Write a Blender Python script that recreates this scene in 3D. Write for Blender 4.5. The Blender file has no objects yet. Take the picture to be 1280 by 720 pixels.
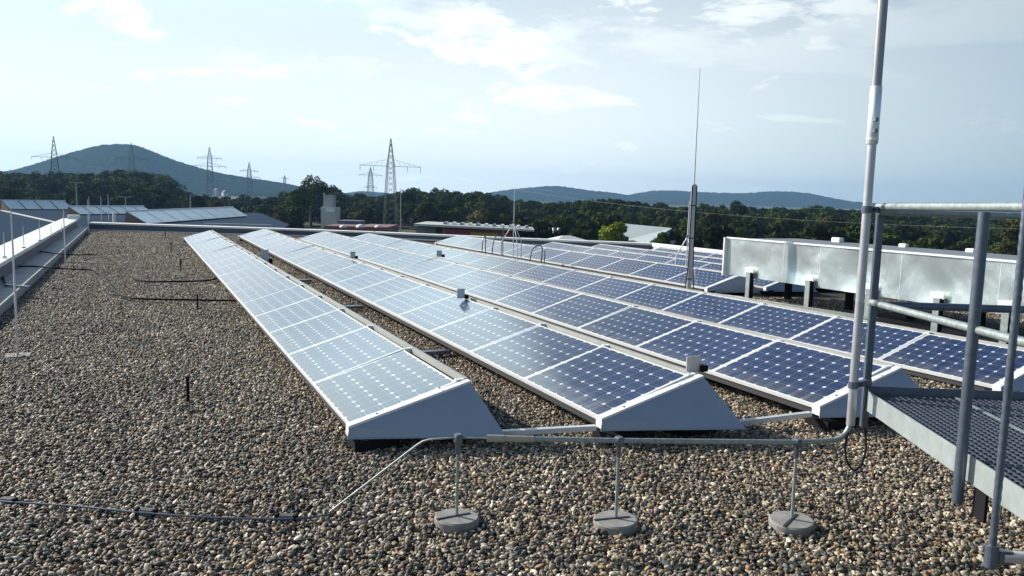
import bpy, math, random
import numpy as np
from mathutils import Vector, Matrix

random.seed(7)
rng = np.random.default_rng(11)
R = math.radians
S = bpy.context.scene
COL = S.collection

# ------------------------------------------------------------------ camera
CAM_H = 1.67
PITCH, ROLL, YAW, FPX = R(6.585), R(1.459), R(25.82), 980.0
fw = Vector((math.sin(YAW) * math.cos(PITCH), math.cos(YAW) * math.cos(PITCH), -math.sin(PITCH)))
rt = Vector((math.cos(YAW), -math.sin(YAW), 0))
up = rt.cross(fw)
CR = rt * math.cos(ROLL) + up * math.sin(ROLL)
CU = up * math.cos(ROLL) - rt * math.sin(ROLL)
EYE = Vector((0, 0, CAM_H))
cd = bpy.data.cameras.new('camera')
cam = bpy.data.objects.new('camera', cd)
COL.objects.link(cam)
cam.matrix_world = Matrix(((CR.x, CU.x, -fw.x, 0), (CR.y, CU.y, -fw.y, 0), (CR.z, CU.z, -fw.z, CAM_H), (0, 0, 0, 1)))
cd.sensor_width = 36.0
cd.lens = 36.0 * FPX / 1280.0
cd.clip_start = 0.05
cd.clip_end = 20000
S.camera = cam

# ------------------------------------------------------------------ sky, sun, exposure
SUN_AZ, SUN_EL = R(-37.0), R(26.5)          # azimuth from +Y towards +X
sun_vec = Vector((math.sin(SUN_AZ) * math.cos(SUN_EL), math.cos(SUN_AZ) * math.cos(SUN_EL), math.sin(SUN_EL)))
W = bpy.data.worlds.new('World')
S.world = W
W.use_nodes = True
nt = W.node_tree
nt.nodes.clear()
N = nt.nodes.new
L = nt.links.new
wo = N('ShaderNodeOutputWorld')
bg = N('ShaderNodeBackground')
sky = N('ShaderNodeTexSky')
sky.sky_type = 'NISHITA'
sky.sun_disc = False
sky.sun_elevation = SUN_EL
sky.sun_rotation = SUN_AZ % (2 * math.pi)
sky.air_density = 1.0
sky.dust_density = 0.8
sky.ozone_density = 1.6
SKY_STRENGTH = 0.06
bg.inputs['Strength'].default_value = SKY_STRENGTH
tc = N('ShaderNodeTexCoord')
sep = N('ShaderNodeSeparateXYZ')
L(tc.outputs['Generated'], sep.inputs[0])
def wmath(op, a, b=None, clamp=False):
    n = N('ShaderNodeMath')
    n.operation = op
    n.use_clamp = clamp
    for i, v in enumerate((a, b)):
        if v is None:
            continue
        if isinstance(v, (int, float)):
            n.inputs[i].default_value = v
        else:
            L(v, n.inputs[i])
    return n.outputs[0]
zz = wmath('ADD', wmath('MAXIMUM', sep.outputs['Z'], 0.0), 0.16)
comb = N('ShaderNodeCombineXYZ')
L(wmath('DIVIDE', sep.outputs['X'], zz), comb.inputs[0])
L(wmath('DIVIDE', sep.outputs['Y'], zz), comb.inputs[1])
comb.inputs[2].default_value = 3.7
def wnoise(scale, detail, rough, off=(0, 0, 0), dist=0.0, stretch=(1, 1, 1)):
    mp = N('ShaderNodeMapping')
    mp.inputs['Location'].default_value = off
    mp.inputs['Scale'].default_value = stretch
    L(comb.outputs[0], mp.inputs[0])
    n = N('ShaderNodeTexNoise')
    n.inputs['Scale'].default_value = scale
    n.inputs['Detail'].default_value = detail
    n.inputs['Roughness'].default_value = rough
    n.inputs['Distortion'].default_value = dist
    L(mp.outputs[0], n.inputs['Vector'])
    return n.outputs['Fac']
def wramp(fac, lo, hi):
    n = N('ShaderNodeMapRange')
    n.interpolation_type = 'SMOOTHSTEP'
    n.inputs['From Min'].default_value = lo
    n.inputs['From Max'].default_value = hi
    L(fac, n.inputs['Value'])
    return n.outputs[0]
# sunlit side of the sky: cloud and haze scatter far more light forward than back
dotn = N('ShaderNodeVectorMath')
dotn.operation = 'DOT_PRODUCT'
L(tc.outputs['Generated'], dotn.inputs[0])
dotn.inputs[1].default_value = sun_vec
front = wramp(dotn.outputs['Value'], -0.50, 0.50)
low = wmath('SUBTRACT', 1.0, wramp(sep.outputs['Z'], 0.02, 0.55))
veil = wramp(wnoise(0.75, 7, 0.6, (3.3, 9.2, 0), 0.5), 0.34, 0.62)
puff = wramp(wnoise(1.5, 10, 0.62, (4.9, 9.1, 0), 0.4), 0.45, 0.64)
cl = wmath('MAXIMUM', wmath('MULTIPLY', veil, 0.80), wmath('MULTIPLY', puff, 0.95), True)
cl = wmath('MAXIMUM', cl, wmath('MULTIPLY', low, 0.86), True)
cl = wmath('MULTIPLY', cl, wmath('ADD', wmath('MULTIPLY', front, 0.60), 0.40), True)
cl = wmath('MULTIPLY', cl, wmath('SUBTRACT', 1.0, wmath('MULTIPLY', wramp(sep.outputs['Z'], 0.29, 0.46), 0.93)), True)
ccol = N('ShaderNodeMixRGB')
L(front, ccol.inputs[0])
K_ = 1.0 / SKY_STRENGTH
ccol.inputs[1].default_value = (0.45 * K_, 0.50 * K_, 0.48 * K_, 1)
ccol.inputs[2].default_value = (0.86 * K_, 0.91 * K_, 0.885 * K_, 1)
tint = N('ShaderNodeMixRGB')                 # clear autumn air: a deeper blue than the model's
tint.blend_type = 'MULTIPLY'
tint.inputs[0].default_value = 1.0
L(sky.outputs[0], tint.inputs[1])
tint.inputs[2].default_value = (0.42, 0.80, 1.05, 1)
mix = N('ShaderNodeMixRGB')
# unseen bright cloud bank beside the sun, put in for the panels' glare
AZ_E = R(17.0)
de = N('ShaderNodeVectorMath')
de.operation = 'DOT_PRODUCT'
L(tc.outputs['Generated'], de.inputs[0])
de.inputs[1].default_value = (math.cos(AZ_E), -math.sin(AZ_E), 0)
edge = wmath('ADD', de.outputs['Value'], wmath('MULTIPLY', wmath('SUBTRACT', wnoise(1.3, 6, 0.6, (7.3, 2.2, 0)), 0.5), 0.10))
bank = wmath('SUBTRACT', 1.0, wramp(edge, -0.03, 0.035))
bank = wmath('MULTIPLY', bank, wramp(sep.outputs['Z'], 0.17, 0.31))
bank = wmath('MULTIPLY', bank, wmath('SUBTRACT', 1.0, wramp(sep.outputs['Z'], 0.50, 0.75)))
bank = wmath('MULTIPLY', bank, wramp(dotn.outputs['Value'], 0.25, 0.60))
bcol = N('ShaderNodeMixRGB')
L(bank, bcol.inputs[0])
L(ccol.outputs[0], bcol.inputs[1])
bcol.inputs[2].default_value = (1.15 * K_, 1.45 * K_, 1.52 * K_, 1)
cl = wmath('MAXIMUM', cl, bank, True)
L(cl, mix.inputs[0])
L(tint.outputs[0], mix.inputs[1])
L(bcol.outputs[0], mix.inputs[2])
L(mix.outputs[0], bg.inputs['Color'])
L(bg.outputs[0], wo.inputs['Surface'])

sl = bpy.data.lights.new('sun', 'SUN')
sl.energy = 5.0
sl.angle = R(0.6)
sl.color = (1.0, 0.925, 0.82)
sun = bpy.data.objects.new('sun', sl)
COL.objects.link(sun)
sun.rotation_euler = sun_vec.to_track_quat('Z', 'Y').to_euler()
sun.location = (0, 0, 30)

S.view_settings.view_transform = 'Standard'
S.view_settings.look = 'None'
S.view_settings.exposure = 0.5
S.view_settings.gamma = 1.0
S.cycles.max_bounces = 6
S.cycles.diffuse_bounces = 3
S.cycles.glossy_bounces = 3
S.cycles.volume_bounces = 0
S.cycles.transparent_max_bounces = 8

# ------------------------------------------------------------------ where a ray of the survey meets a plane / a distance
def ray(px, py):
    return fw + CR * ((px - 640) / FPX) - CU * ((py - 360) / FPX)
def on_z(px, py, z=0.0):
    d = ray(px, py)
    return EYE + d * ((z - CAM_H) / d.z)
def at(px, py, t):
    return EYE + ray(px, py) * t
def ground_xy(px, t):
    p = at(px, 250, t)
    return p.x, p.y
TERRAIN_Z = -7.0

# ------------------------------------------------------------------ materials
MATS = {}
def mat(name, color, rough=0.6, metal=0.0, spec=0.5, noise=None, bump=None, coat=0.0):
    """noise=(scale, amount): value mottling; bump=(scale, strength, distance)"""
    if name in MATS:
        return MATS[name]
    m = bpy.data.materials.new(name)
    m.use_nodes = True
    t = m.node_tree
    b = t.nodes['Principled BSDF']
    b.inputs['Base Color'].default_value = (*color, 1)
    b.inputs['Roughness'].default_value = rough
    b.inputs['Metallic'].default_value = metal
    b.inputs['Specular IOR Level'].default_value = spec
    if coat:
        b.inputs['Coat Weight'].default_value = coat
    co = t.nodes.new('ShaderNodeTexCoord')
    if noise:
        n = t.nodes.new('ShaderNodeTexNoise')
        n.inputs['Scale'].default_value = noise[0]
        n.inputs['Detail'].default_value = 6
        n.inputs['Roughness'].default_value = 0.65
        t.links.new(co.outputs['Object'], n.inputs['Vector'])
        r = t.nodes.new('ShaderNodeMapRange')
        r.inputs['From Min'].default_value = 0.25
        r.inputs['From Max'].default_value = 0.75
        r.inputs['To Min'].default_value = 1 - noise[1]
        r.inputs['To Max'].default_value = 1 + noise[1]
        t.links.new(n.outputs['Fac'], r.inputs['Value'])
        mx = t.nodes.new('ShaderNodeVectorMath')
        mx.operation = 'SCALE'
        mx.inputs[0].default_value = color
        t.links.new(r.outputs[0], mx.inputs['Scale'])
        t.links.new(mx.outputs[0], b.inputs['Base Color'])
        rr = t.nodes.new('ShaderNodeMapRange')
        rr.inputs['To Min'].default_value = max(0.05, rough - 0.12)
        rr.inputs['To Max'].default_value = min(1, rough + 0.12)
        t.links.new(n.outputs['Fac'], rr.inputs['Value'])
        t.links.new(rr.outputs[0], b.inputs['Roughness'])
    if bump:
        n2 = t.nodes.new('ShaderNodeTexNoise')
        n2.inputs['Scale'].default_value = bump[0]
        n2.inputs['Detail'].default_value = 4
        t.links.new(co.outputs['Object'], n2.inputs['Vector'])
        bp = t.nodes.new('ShaderNodeBump')
        bp.inputs['Strength'].default_value = bump[1]
        bp.inputs['Distance'].default_value = bump[2]
        t.links.new(n2.outputs['Fac'], bp.inputs['Height'])
        t.links.new(bp.outputs[0], b.inputs['Normal'])
    MATS[name] = m
    return m

ALU = mat('aluminium', (0.62, 0.64, 0.66), 0.42, 0.35, noise=(6, 0.08))
ALU_FRAME = mat('frame_aluminium', (0.80, 0.81, 0.82), 0.45, 0.1, noise=(3, 0.06))
RAIL = mat('rail_aluminium', (0.42, 0.42, 0.40), 0.5, 0.3, noise=(5, 0.08))
PLATE = mat('shaded_plate_aluminium', (0.30, 0.35, 0.43), 0.5, 0.15, noise=(2.5, 0.07))  # same metal as the flanges, the plates' bluish shade put into the colour
GALV = mat('galvanised_steel', (0.29, 0.33, 0.33), 0.48, 0.45, noise=(35, 0.34), bump=(60, 0.2, 0.002))
GALV_DARK = mat('weathered_galvanised_steel', (0.13, 0.155, 0.20), 0.38, 0.55, noise=(30, 0.2))
MAST = mat('mast_aluminium', (0.50, 0.50, 0.53), 0.36, 0.55, noise=(8, 0.08))
BLACK = mat('black_rubber', (0.014, 0.014, 0.017), 0.8, spec=0.1)
CONCRETE = mat('concrete', (0.235, 0.23, 0.22), 0.9, noise=(14, 0.38), bump=(90, 0.4, 0.003))
LEDGE = mat('ledge_membrane', (0.36, 0.34, 0.36), 0.85, noise=(3, 0.25))
COPING = mat('coping_sheet', (0.78, 0.75, 0.73), 0.45, 0.1, noise=(1.2, 0.05))
WALL_BLUE = mat('dark_blue_flashing', (0.07, 0.085, 0.12), 0.6, noise=(1.5, 0.12))
CREAM = mat('cream_render', (0.55, 0.50, 0.40), 0.85, noise=(2, 0.1))
WHITE = mat('white_paint', (0.78, 0.78, 0.76), 0.5, noise=(5, 0.05))
HALL_ROOF = mat('hall_roof_membrane', (0.048, 0.072, 0.108), 0.95, spec=0.0, noise=(0.12, 0.15))
BROWN = mat('brown_gable', (0.22, 0.13, 0.09), 0.8, noise=(3, 0.2))
ROOFLIGHT = mat('rooflight_glazing', (0.85, 0.88, 0.86), 0.35, 0.0, noise=(0.6, 0.1))
RED = mat('red_cladding', (0.30, 0.035, 0.05), 0.6, noise=(0.5, 0.12))
YELLOW = mat('yellow_band', (0.42, 0.27, 0.03), 0.6)
GREY_ROOF = mat('pale_roof_sheet', (0.48, 0.47, 0.45), 0.6, noise=(0.4, 0.1))
PALE_ROOF = mat('pale_gable_roof', (0.42, 0.47, 0.46), 0.6, noise=(0.3, 0.08))
DULL_RED = mat('dull_red_roof', (0.20, 0.09, 0.09), 0.8, noise=(0.8, 0.15))
DARK = mat('dark_trim', (0.03, 0.03, 0.035), 0.7)
PYLON = mat('pylon_steel', (0.10, 0.115, 0.12), 0.6, 0.3)
BARK = mat('bark', (0.07, 0.05, 0.035), 0.9, noise=(2, 0.3))
COPPER_GREEN = mat('wire_aluminium', (0.5, 0.5, 0.5), 0.5, 0.4)

# ------------------------------------------------------------------ mesh building
class MB:
    def __init__(s):
        s.v, s.f = [], []
        s.smooth = False
    def add(s, vs, fs):
        o = len(s.v)
        s.v += [tuple(v) for v in vs]
        s.f += [tuple(i + o for i in f) for f in fs]
        return s
    def box(s, c, size, M=None):
        c = Vector(c)
        hx, hy, hz = (q / 2 for q in size)
        vs = [Vector((x, y, z)) for x in (-hx, hx) for y in (-hy, hy) for z in (-hz, hz)]
        vs = [(M @ v if M else v) + c for v in vs]
        return s.add(vs, [(0, 1, 3, 2), (4, 6, 7, 5), (0, 4, 5, 1), (2, 3, 7, 6), (0, 2, 6, 4), (1, 5, 7, 3)])
    def bar(s, a, b, w, h=None):
        """rectangular bar from a to b"""
        a, b = Vector(a), Vector(b)
        d = b - a
        h = h or w
        z = d.normalized()
        x = z.cross(Vector((0, 0, 1)))
        if x.length < 1e-4:
            x = Vector((1, 0, 0))
        x.normalize()
        y = x.cross(z)
        M = Matrix((x, y, z)).transposed()
        return s.box((a + b) / 2, (w, h, d.length), M)
    def tube(s, pts, r, n=10, cap=True):
        pts = [Vector(p) for p in pts]
        rs = r if isinstance(r, (list, tuple)) else [r] * len(pts)
        rings = []
        ref = None
        for i, p in enumerate(pts):
            d = (pts[min(i + 1, len(pts) - 1)] - pts[max(i - 1, 0)]).normalized()
            if ref is None:
                ref = d.cross(Vector((0, 0, 1)))
                if ref.length < 1e-3:
                    ref = Vector((1, 0, 0))
            ref = (ref - d * ref.dot(d))
            if ref.length < 1e-4:
                ref = d.orthogonal()
            ref.normalize()
            o = d.cross(ref)
            rings.append([p + (ref * math.cos(2 * math.pi * k / n) + o * math.sin(2 * math.pi * k / n)) * rs[i] for k in range(n)])
        vs = [v for g in rings for v in g]
        fs = []
        for i in range(len(rings) - 1):
            for k in range(n):
                a, b = i * n + k, i * n + (k + 1) % n
                fs.append((a, b, b + n, a + n))
        if cap:
            fs.append(tuple(reversed(range(n))))
            fs.append(tuple(range((len(rings) - 1) * n, len(rings) * n)))
        return s.add(vs, fs)
    def prism(s, poly, d):
        """polygon (list of 3-D points) extruded along the vector d"""
        n = len(poly)
        poly = [Vector(p) for p in poly]
        d = Vector(d)
        return s.add(poly + [p + d for p in poly],
                     [tuple(reversed(range(n))), tuple(range(n, 2 * n))] + [(i, (i + 1) % n, (i + 1) % n + n, i + n) for i in range(n)])
    def build(s, name, material, parent=None, smooth=False, bevel=0.0):
        me = bpy.data.meshes.new(name)
        me.from_pydata(s.v, [], s.f)
        me.materials.append(material)
        me.update()
        import bmesh
        bm = bmesh.new()
        bm.from_mesh(me)
        bmesh.ops.recalc_face_normals(bm, faces=bm.faces)
        if bevel:
            bmesh.ops.bevel(bm, geom=[e for e in bm.edges if e.calc_face_angle(0) > 0.6], offset=bevel, segments=2, affect='EDGES', clamp_overlap=True)
        bm.to_mesh(me)
        bm.free()
        if smooth:
            me.shade_smooth()
            me.set_sharp_from_angle(angle=R(40))
        o = bpy.data.objects.new(name, me)
        COL.objects.link(o)
        if parent:
            o.parent = parent
        return o

def np_mesh(name, verts, faces, material, parent=None, smooth=False):
    """fast mesh from numpy arrays; faces (n,4) or (n,3)"""
    me = bpy.data.meshes.new(name)
    k = faces.shape[1]
    me.vertices.add(len(verts))
    me.vertices.foreach_set('co', np.asarray(verts, np.float32).ravel())
    me.loops.add(faces.size)
    me.loops.foreach_set('vertex_index', faces.astype(np.int32).ravel())
    me.polygons.add(len(faces))
    me.polygons.foreach_set('loop_start', np.arange(0, faces.size, k, dtype=np.int32))
    me.update(calc_edges=True)
    me.validate()
    me.materials.append(material)
    if smooth:
        me.shade_smooth()
    o = bpy.data.objects.new(name, me)
    COL.objects.link(o)
    if parent:
        o.parent = parent
    return o

def tag(o, label=None, cat=None, group=None, kind=None):
    if label:
        o['label'] = label
    if cat:
        o['category'] = cat
    if group:
        o['group'] = group
    if kind:
        o['kind'] = kind
    return o

def empty(name, loc=(0, 0, 0), rz=0.0):
    o = bpy.data.objects.new(name, None)
    COL.objects.link(o)
    o.location = loc
    o.rotation_euler = (0, 0, rz)
    o.empty_display_size = 0.2
    return o

def structure(o):
    o['kind'] = 'structure'
    return o

def arc(c, a0, a1, r, n, ex, ez):
    return [Vector(c) + Vector(ex) * (r * math.cos(a0 + (a1 - a0) * i / n)) + Vector(ez) * (r * math.sin(a0 + (a1 - a0) * i / n)) for i in range(n + 1)]

def spline(pts, n=8):
    """Catmull-Rom through pts"""
    P = [Vector(p) for p in pts]
    P = [P[0] * 2 - P[1]] + P + [P[-1] * 2 - P[-2]]
    out = []
    for i in range(1, len(P) - 2):
        for k in range(n):
            t = k / n
            a, b, c, d = P[i - 1], P[i], P[i + 1], P[i + 2]
            out.append(0.5 * ((2 * b) + (c - a) * t + (2 * a - 5 * b + 4 * c - d) * t * t + (3 * b - a - 3 * c + d) * t ** 3))
    out.append(P[-2])
    return out

# ================================================================== THE SETTING
# terrain: one sheet to the horizon
def terrain_material():
    m = bpy.data.materials.new('meadow')
    m.use_nodes = True
    t = m.node_tree
    b = t.nodes['Principled BSDF']
    b.inputs['Roughness'].default_value = 0.95
    co = t.nodes.new('ShaderNodeTexCoord')
    n = t.nodes.new('ShaderNodeTexNoise')
    n.inputs['Scale'].default_value = 0.02
    n.inputs['Detail'].default_value = 8
    t.links.new(co.outputs['Object'], n.inputs['Vector'])
    r = t.nodes.new('ShaderNodeValToRGB')
    r.color_ramp.elements[0].color = (0.018, 0.03, 0.01, 1)
    r.color_ramp.elements[1].color = (0.045, 0.055, 0.02, 1)
    r.color_ramp.elements[0].position = 0.35
    r.color_ramp.elements[1].position = 0.7
    t.links.new(n.outputs['Fac'], r.inputs[0])
    t.links.new(r.outputs[0], b.inputs['Base Color'])
    return m
g = MB()
g.add([(-9000, -9000, TERRAIN_Z), (9000, -9000, TERRAIN_Z), (9000, 9000, TERRAIN_Z), (-9000, 9000, TERRAIN_Z)], [(0, 1, 2, 3)])
structure(g.build('terrain', terrain_material()))

# hills
def hill_material(name, c0, c1):
    m = bpy.data.materials.new(name)
    m.use_nodes = True
    t = m.node_tree
    b = t.nodes['Principled BSDF']
    b.inputs['Roughness'].default_value = 1.0
    b.inputs['Specular IOR Level'].default_value = 0.0
    co = t.nodes.new('ShaderNodeTexCoord')
    n = t.nodes.new('ShaderNodeTexNoise')
    n.inputs['Scale'].default_value = 0.03
    n.inputs['Detail'].default_value = 10
    n.inputs['Roughness'].default_value = 0.7
    t.links.new(co.outputs['Object'], n.inputs['Vector'])
    r = t.nodes.new('ShaderNodeValToRGB')
    r.color_ramp.elements[0].color = (*c0, 1)
    r.color_ramp.elements[1].color = (*c1, 1)
    r.color_ramp.elements[0].position = 0.35
    r.color_ramp.elements[1].position = 0.65
    t.links.new(n.outputs['Fac'], r.inputs[0])
    t.links.new(r.outputs[0], b.inputs['Base Color'])
    return m
HILL = hill_material('wooded_hill', (0.006, 0.016, 0.012), (0.020, 0.036, 0.018))

def smooth_noise(n, scale, seed):
    r = np.random.default_rng(seed)
    k = int(n / scale) + 4
    v = r.random(k)
    x = np.arange(n) / scale
    i = x.astype(int)
    f_ = x - i
    f_ = f_ * f_ * (3 - 2 * f_)
    return v[i] * (1 - f_) + v[i + 1] * f_

def hill(name, profile, dist, depth, seed, rough=1.0, cols=420):
    """ridge whose crest passes through the profile [(px, py)...] at the given distance, a real mound with depth"""
    px = np.linspace(profile[0][0], profile[-1][0], cols)
    py = np.interp(px, [p[0] for p in profile], [p[1] for p in profile])
    ker = np.ones(15) / 15
    py = np.convolve(np.pad(py, 7, mode='edge'), ker, mode='valid')
    rows_ = 90
    V = np.zeros((rows_, cols, 3))
    mpp = dist / FPX
    crest = np.array([at(x, y, dist).z for x, y in zip(px, py)])
    crest = np.maximum(crest, TERRAIN_Z - 2)
    for j in range(rows_):
        s = j / (rows_ - 1) * 2 - 1                       # -1 near foot .. 0 crest .. +1 far foot
        k = 0.5 + 0.5 * math.cos(math.pi * s)
        k = k ** 0.8
        t = dist + s * depth
        for i in range(cols):
            p = at(px[i], 250, t)
            V[j, i] = (p.x, p.y, TERRAIN_Z - 3 + (crest[i] - TERRAIN_Z + 3) * k)
    tall = np.clip((V[:, :, 2] - TERRAIN_Z) / 30, 0, 1)
    nz = np.random.default_rng(seed).random((rows_, cols))
    nz2 = np.stack([smooth_noise(cols, 3.0, seed + 7 * j) for j in range(rows_)])
    V[:, :, 2] += tall * ((nz - 0.5) * 2.2 + (nz2 - 0.5) * 4.0) * rough * mpp / 1.6
    idx = np.arange(rows_ * cols).reshape(rows_, cols)
    F = np.stack([idx[:-1, :-1], idx[:-1, 1:], idx[1:, 1:], idx[1:, :-1]], -1).reshape(-1, 4)
    return structure(np_mesh(name, V.reshape(-1, 3), F, HILL, smooth=False))

hill('hill', [(-420, 250), (-300, 244), (-160, 236), (-60, 226), (10, 215), (35, 209), (52, 204), (80, 195), (105, 188), (125, 183), (150, 181), (170, 182), (185, 187),
              (205, 196), (225, 203), (250, 211), (280, 218), (310, 223), (340, 227), (365, 231), (400, 238), (440, 243), (500, 248)], 1500, 420, 3, 0.75, 460)
hill('hill', [(380, 250), (420, 243), (450, 239), (480, 241), (520, 244), (560, 246), (600, 243), (640, 237), (665, 235), (690, 233), (705, 234), (730, 238), (760, 241),
              (790, 245), (830, 249), (880, 252)], 2500, 500, 5, 0.8, 420)
hill('hill', [(700, 256), (760, 250), (790, 243), (815, 239), (845, 239), (880, 241), (910, 242), (935, 242), (960, 240), (985, 240), (1010, 242),
              (1035, 247), (1060, 252), (1100, 255), (1150, 258), (1200, 262), (1300, 266), (1400, 270)], 2900, 500, 9, 0.8, 520)

# roof deck (the building under our feet)
CORNER_L = Vector((-2.45, 34.6, 0))
WALL_PTS = [Vector((-1.55, 34.2, 0)), Vector((3.7, 31.2, 0)), Vector((8.2, 29.2, 0)), Vector((12.2, 25.2, 0)), Vector((15.5, 21.4, 0))]
ROOF = [(-2.45, -8), (18, -8), (15.3, 21.4), (12.2, 25.3), (8.2, 29.3), (3.7, 31.3), (-1.55, 34.3), (-2.45, 34.7)]
g = MB()
g.prism([(x, y, -0.035) for x, y in ROOF], (0, 0, -6.95))
DECK = mat('bed_of_grit', (0.075, 0.07, 0.065), 1.0, spec=0.1, noise=(60, 0.6), bump=(70, 0.8, 0.02))
structure(g.build('roof_deck', DECK))

# ------------------------------------------------------------------ gravel
def pebble_material():
    m = bpy.data.materials.new('river_pebble')
    m.use_nodes = True
    t = m.node_tree
    b = t.nodes['Principled BSDF']
    b.inputs['Roughness'].default_value = 0.62
    b.inputs['Specular IOR Level'].default_value = 0.35
    oi = t.nodes.new('ShaderNodeObjectInfo')
    r = t.nodes.new('ShaderNodeValToRGB')
    cr = r.color_ramp
    cols = [(0.00, (0.026, 0.028, 0.031)), (0.12, (0.060, 0.062, 0.062)), (0.25, (0.115, 0.113, 0.100)), (0.37, (0.19, 0.172, 0.125)),
            (0.48, (0.30, 0.25, 0.16)), (0.56, (0.085, 0.088, 0.088)), (0.65, (0.25, 0.195, 0.115)), (0.71, (0.27, 0.155, 0.08)),
            (0.77, (0.20, 0.19, 0.165)), (0.87, (0.44, 0.395, 0.30)), (0.95, (0.66, 0.60, 0.48)), (1.0, (0.125, 0.120, 0.095))]
    cr.elements[0].position, cr.elements[0].color = cols[0][0], (*cols[0][1], 1)
    cr.elements[1].position, cr.elements[1].color = cols[-1][0], (*cols[-1][1], 1)
    for p, c in cols[1:-1]:
        e = cr.elements.new(p)
        e.color = (*c, 1)
    t.links.new(oi.outputs['Random'], r.inputs[0])
    co = t.nodes.new('ShaderNodeTexCoord')
    n = t.nodes.new('ShaderNodeTexNoise')
    n.inputs['Scale'].default_value = 3.0
    n.inputs['Detail'].default_value = 5
    t.links.new(co.outputs['Object'], n.inputs['Vector'])
    mr = t.nodes.new('ShaderNodeMapRange')
    mr.inputs['From Min'].default_value = 0.3
    mr.inputs['From Max'].default_value = 0.7
    mr.inputs['To Min'].default_value = 0.70
    mr.inputs['To Max'].default_value = 1.25
    t.links.new(n.outputs['Fac'], mr.inputs['Value'])
    # broad patches of dustier and cleaner stones over the roof
    np_ = t.nodes.new('ShaderNodeTexNoise')
    np_.inputs['Scale'].default_value = 0.8
    np_.inputs['Detail'].default_value = 4
    np_.inputs['Roughness'].default_value = 0.6
    t.links.new(oi.outputs['Location'], np_.inputs['Vector'])
    mp2 = t.nodes.new('ShaderNodeMapRange')
    mp2.inputs['From Min'].default_value = 0.3
    mp2.inputs['From Max'].default_value = 0.7
    mp2.inputs['To Min'].default_value = 0.72
    mp2.inputs['To Max'].default_value = 1.22
    t.links.new(np_.outputs['Fac'], mp2.inputs['Value'])
    mm = t.nodes.new('ShaderNodeMath')
    mm.operation = 'MULTIPLY'
    t.links.new(mr.outputs[0], mm.inputs[0])
    t.links.new(mp2.outputs[0], mm.inputs[1])
    tn = t.nodes.new('ShaderNodeVectorMath')
    tn.operation = 'MULTIPLY'
    tn.inputs[1].default_value = (1.22, 1.14, 1.10)
    t.links.new(r.outputs[0], tn.inputs[0])
    sc = t.nodes.new('ShaderNodeVectorMath')
    sc.operation = 'SCALE'
    t.links.new(tn.outputs[0], sc.inputs[0])
    t.links.new(mm.outputs[0], sc.inputs['Scale'])
    t.links.new(sc.outputs[0], b.inputs['Base Color'])
    return m
PEBBLE = pebble_material()
peb_col = bpy.data.collections.new('pebble_kinds')
def make_pebble(i):
    import bmesh
    bm = bmesh.new()
    bmesh.ops.create_icosphere(bm, subdivisions=2, radius=0.5)
    r_ = random.Random(i)
    sx, sy, sz = 1.0, r_.uniform(0.62, 0.85), r_.uniform(0.36, 0.58)
    ph = [r_.uniform(0, 6.28) for _ in range(6)]
    for v in bm.verts:
        p = v.co.copy()
        q = 1 + 0.13 * math.sin(3.1 * p.x * 2 + ph[0]) * math.sin(2.6 * p.y * 2 + ph[1]) + 0.10 * math.sin(4.3 * p.z * 2 + ph[2] + 2 * p.x)
        e = 1 + 0.22 * p.x * math.sin(ph[3])
        v.co = Vector((p.x * sx * q, p.y * sy * q * e, p.z * sz * q))
    me = bpy.data.meshes.new('pebble')
    bm.to_mesh(me)
    bm.free()
    me.shade_smooth()
    me.materials.append(PEBBLE)
    o = bpy.data.objects.new('pebble', me)
    peb_col.objects.link(o)
for i in range(9):
    make_pebble(i)

ROW_SPECS = [  # x0, y0 (near end), bottom height, yaw, modules
    (1.2439, 4.9951, 0.1535, 0.0074, 18),
    (2.8659, 4.4945, 0.1754, 0.0119, 19),
    (4.5996, 4.2089, 0.1709, 0.0100, 18),
    (6.9147, 4.3152, 0.1028, -0.0293, 18),
    (9.400, 11.30, 0.115, -0.0290, 11),
    (10.62, 11.10, 0.120, -0.010, 8),
    (11.75, 11.40, 0.120, -0.010, 7),
    (12.85, 11.20, 0.120, -0.010, 6),
    (13.95, 10.80, 0.120, -0.010, 5),
]
MOD_L, MOD_W, MOD_DX, MOD_DZ = 1.20, 0.788, 0.7528, 0.2321

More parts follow.
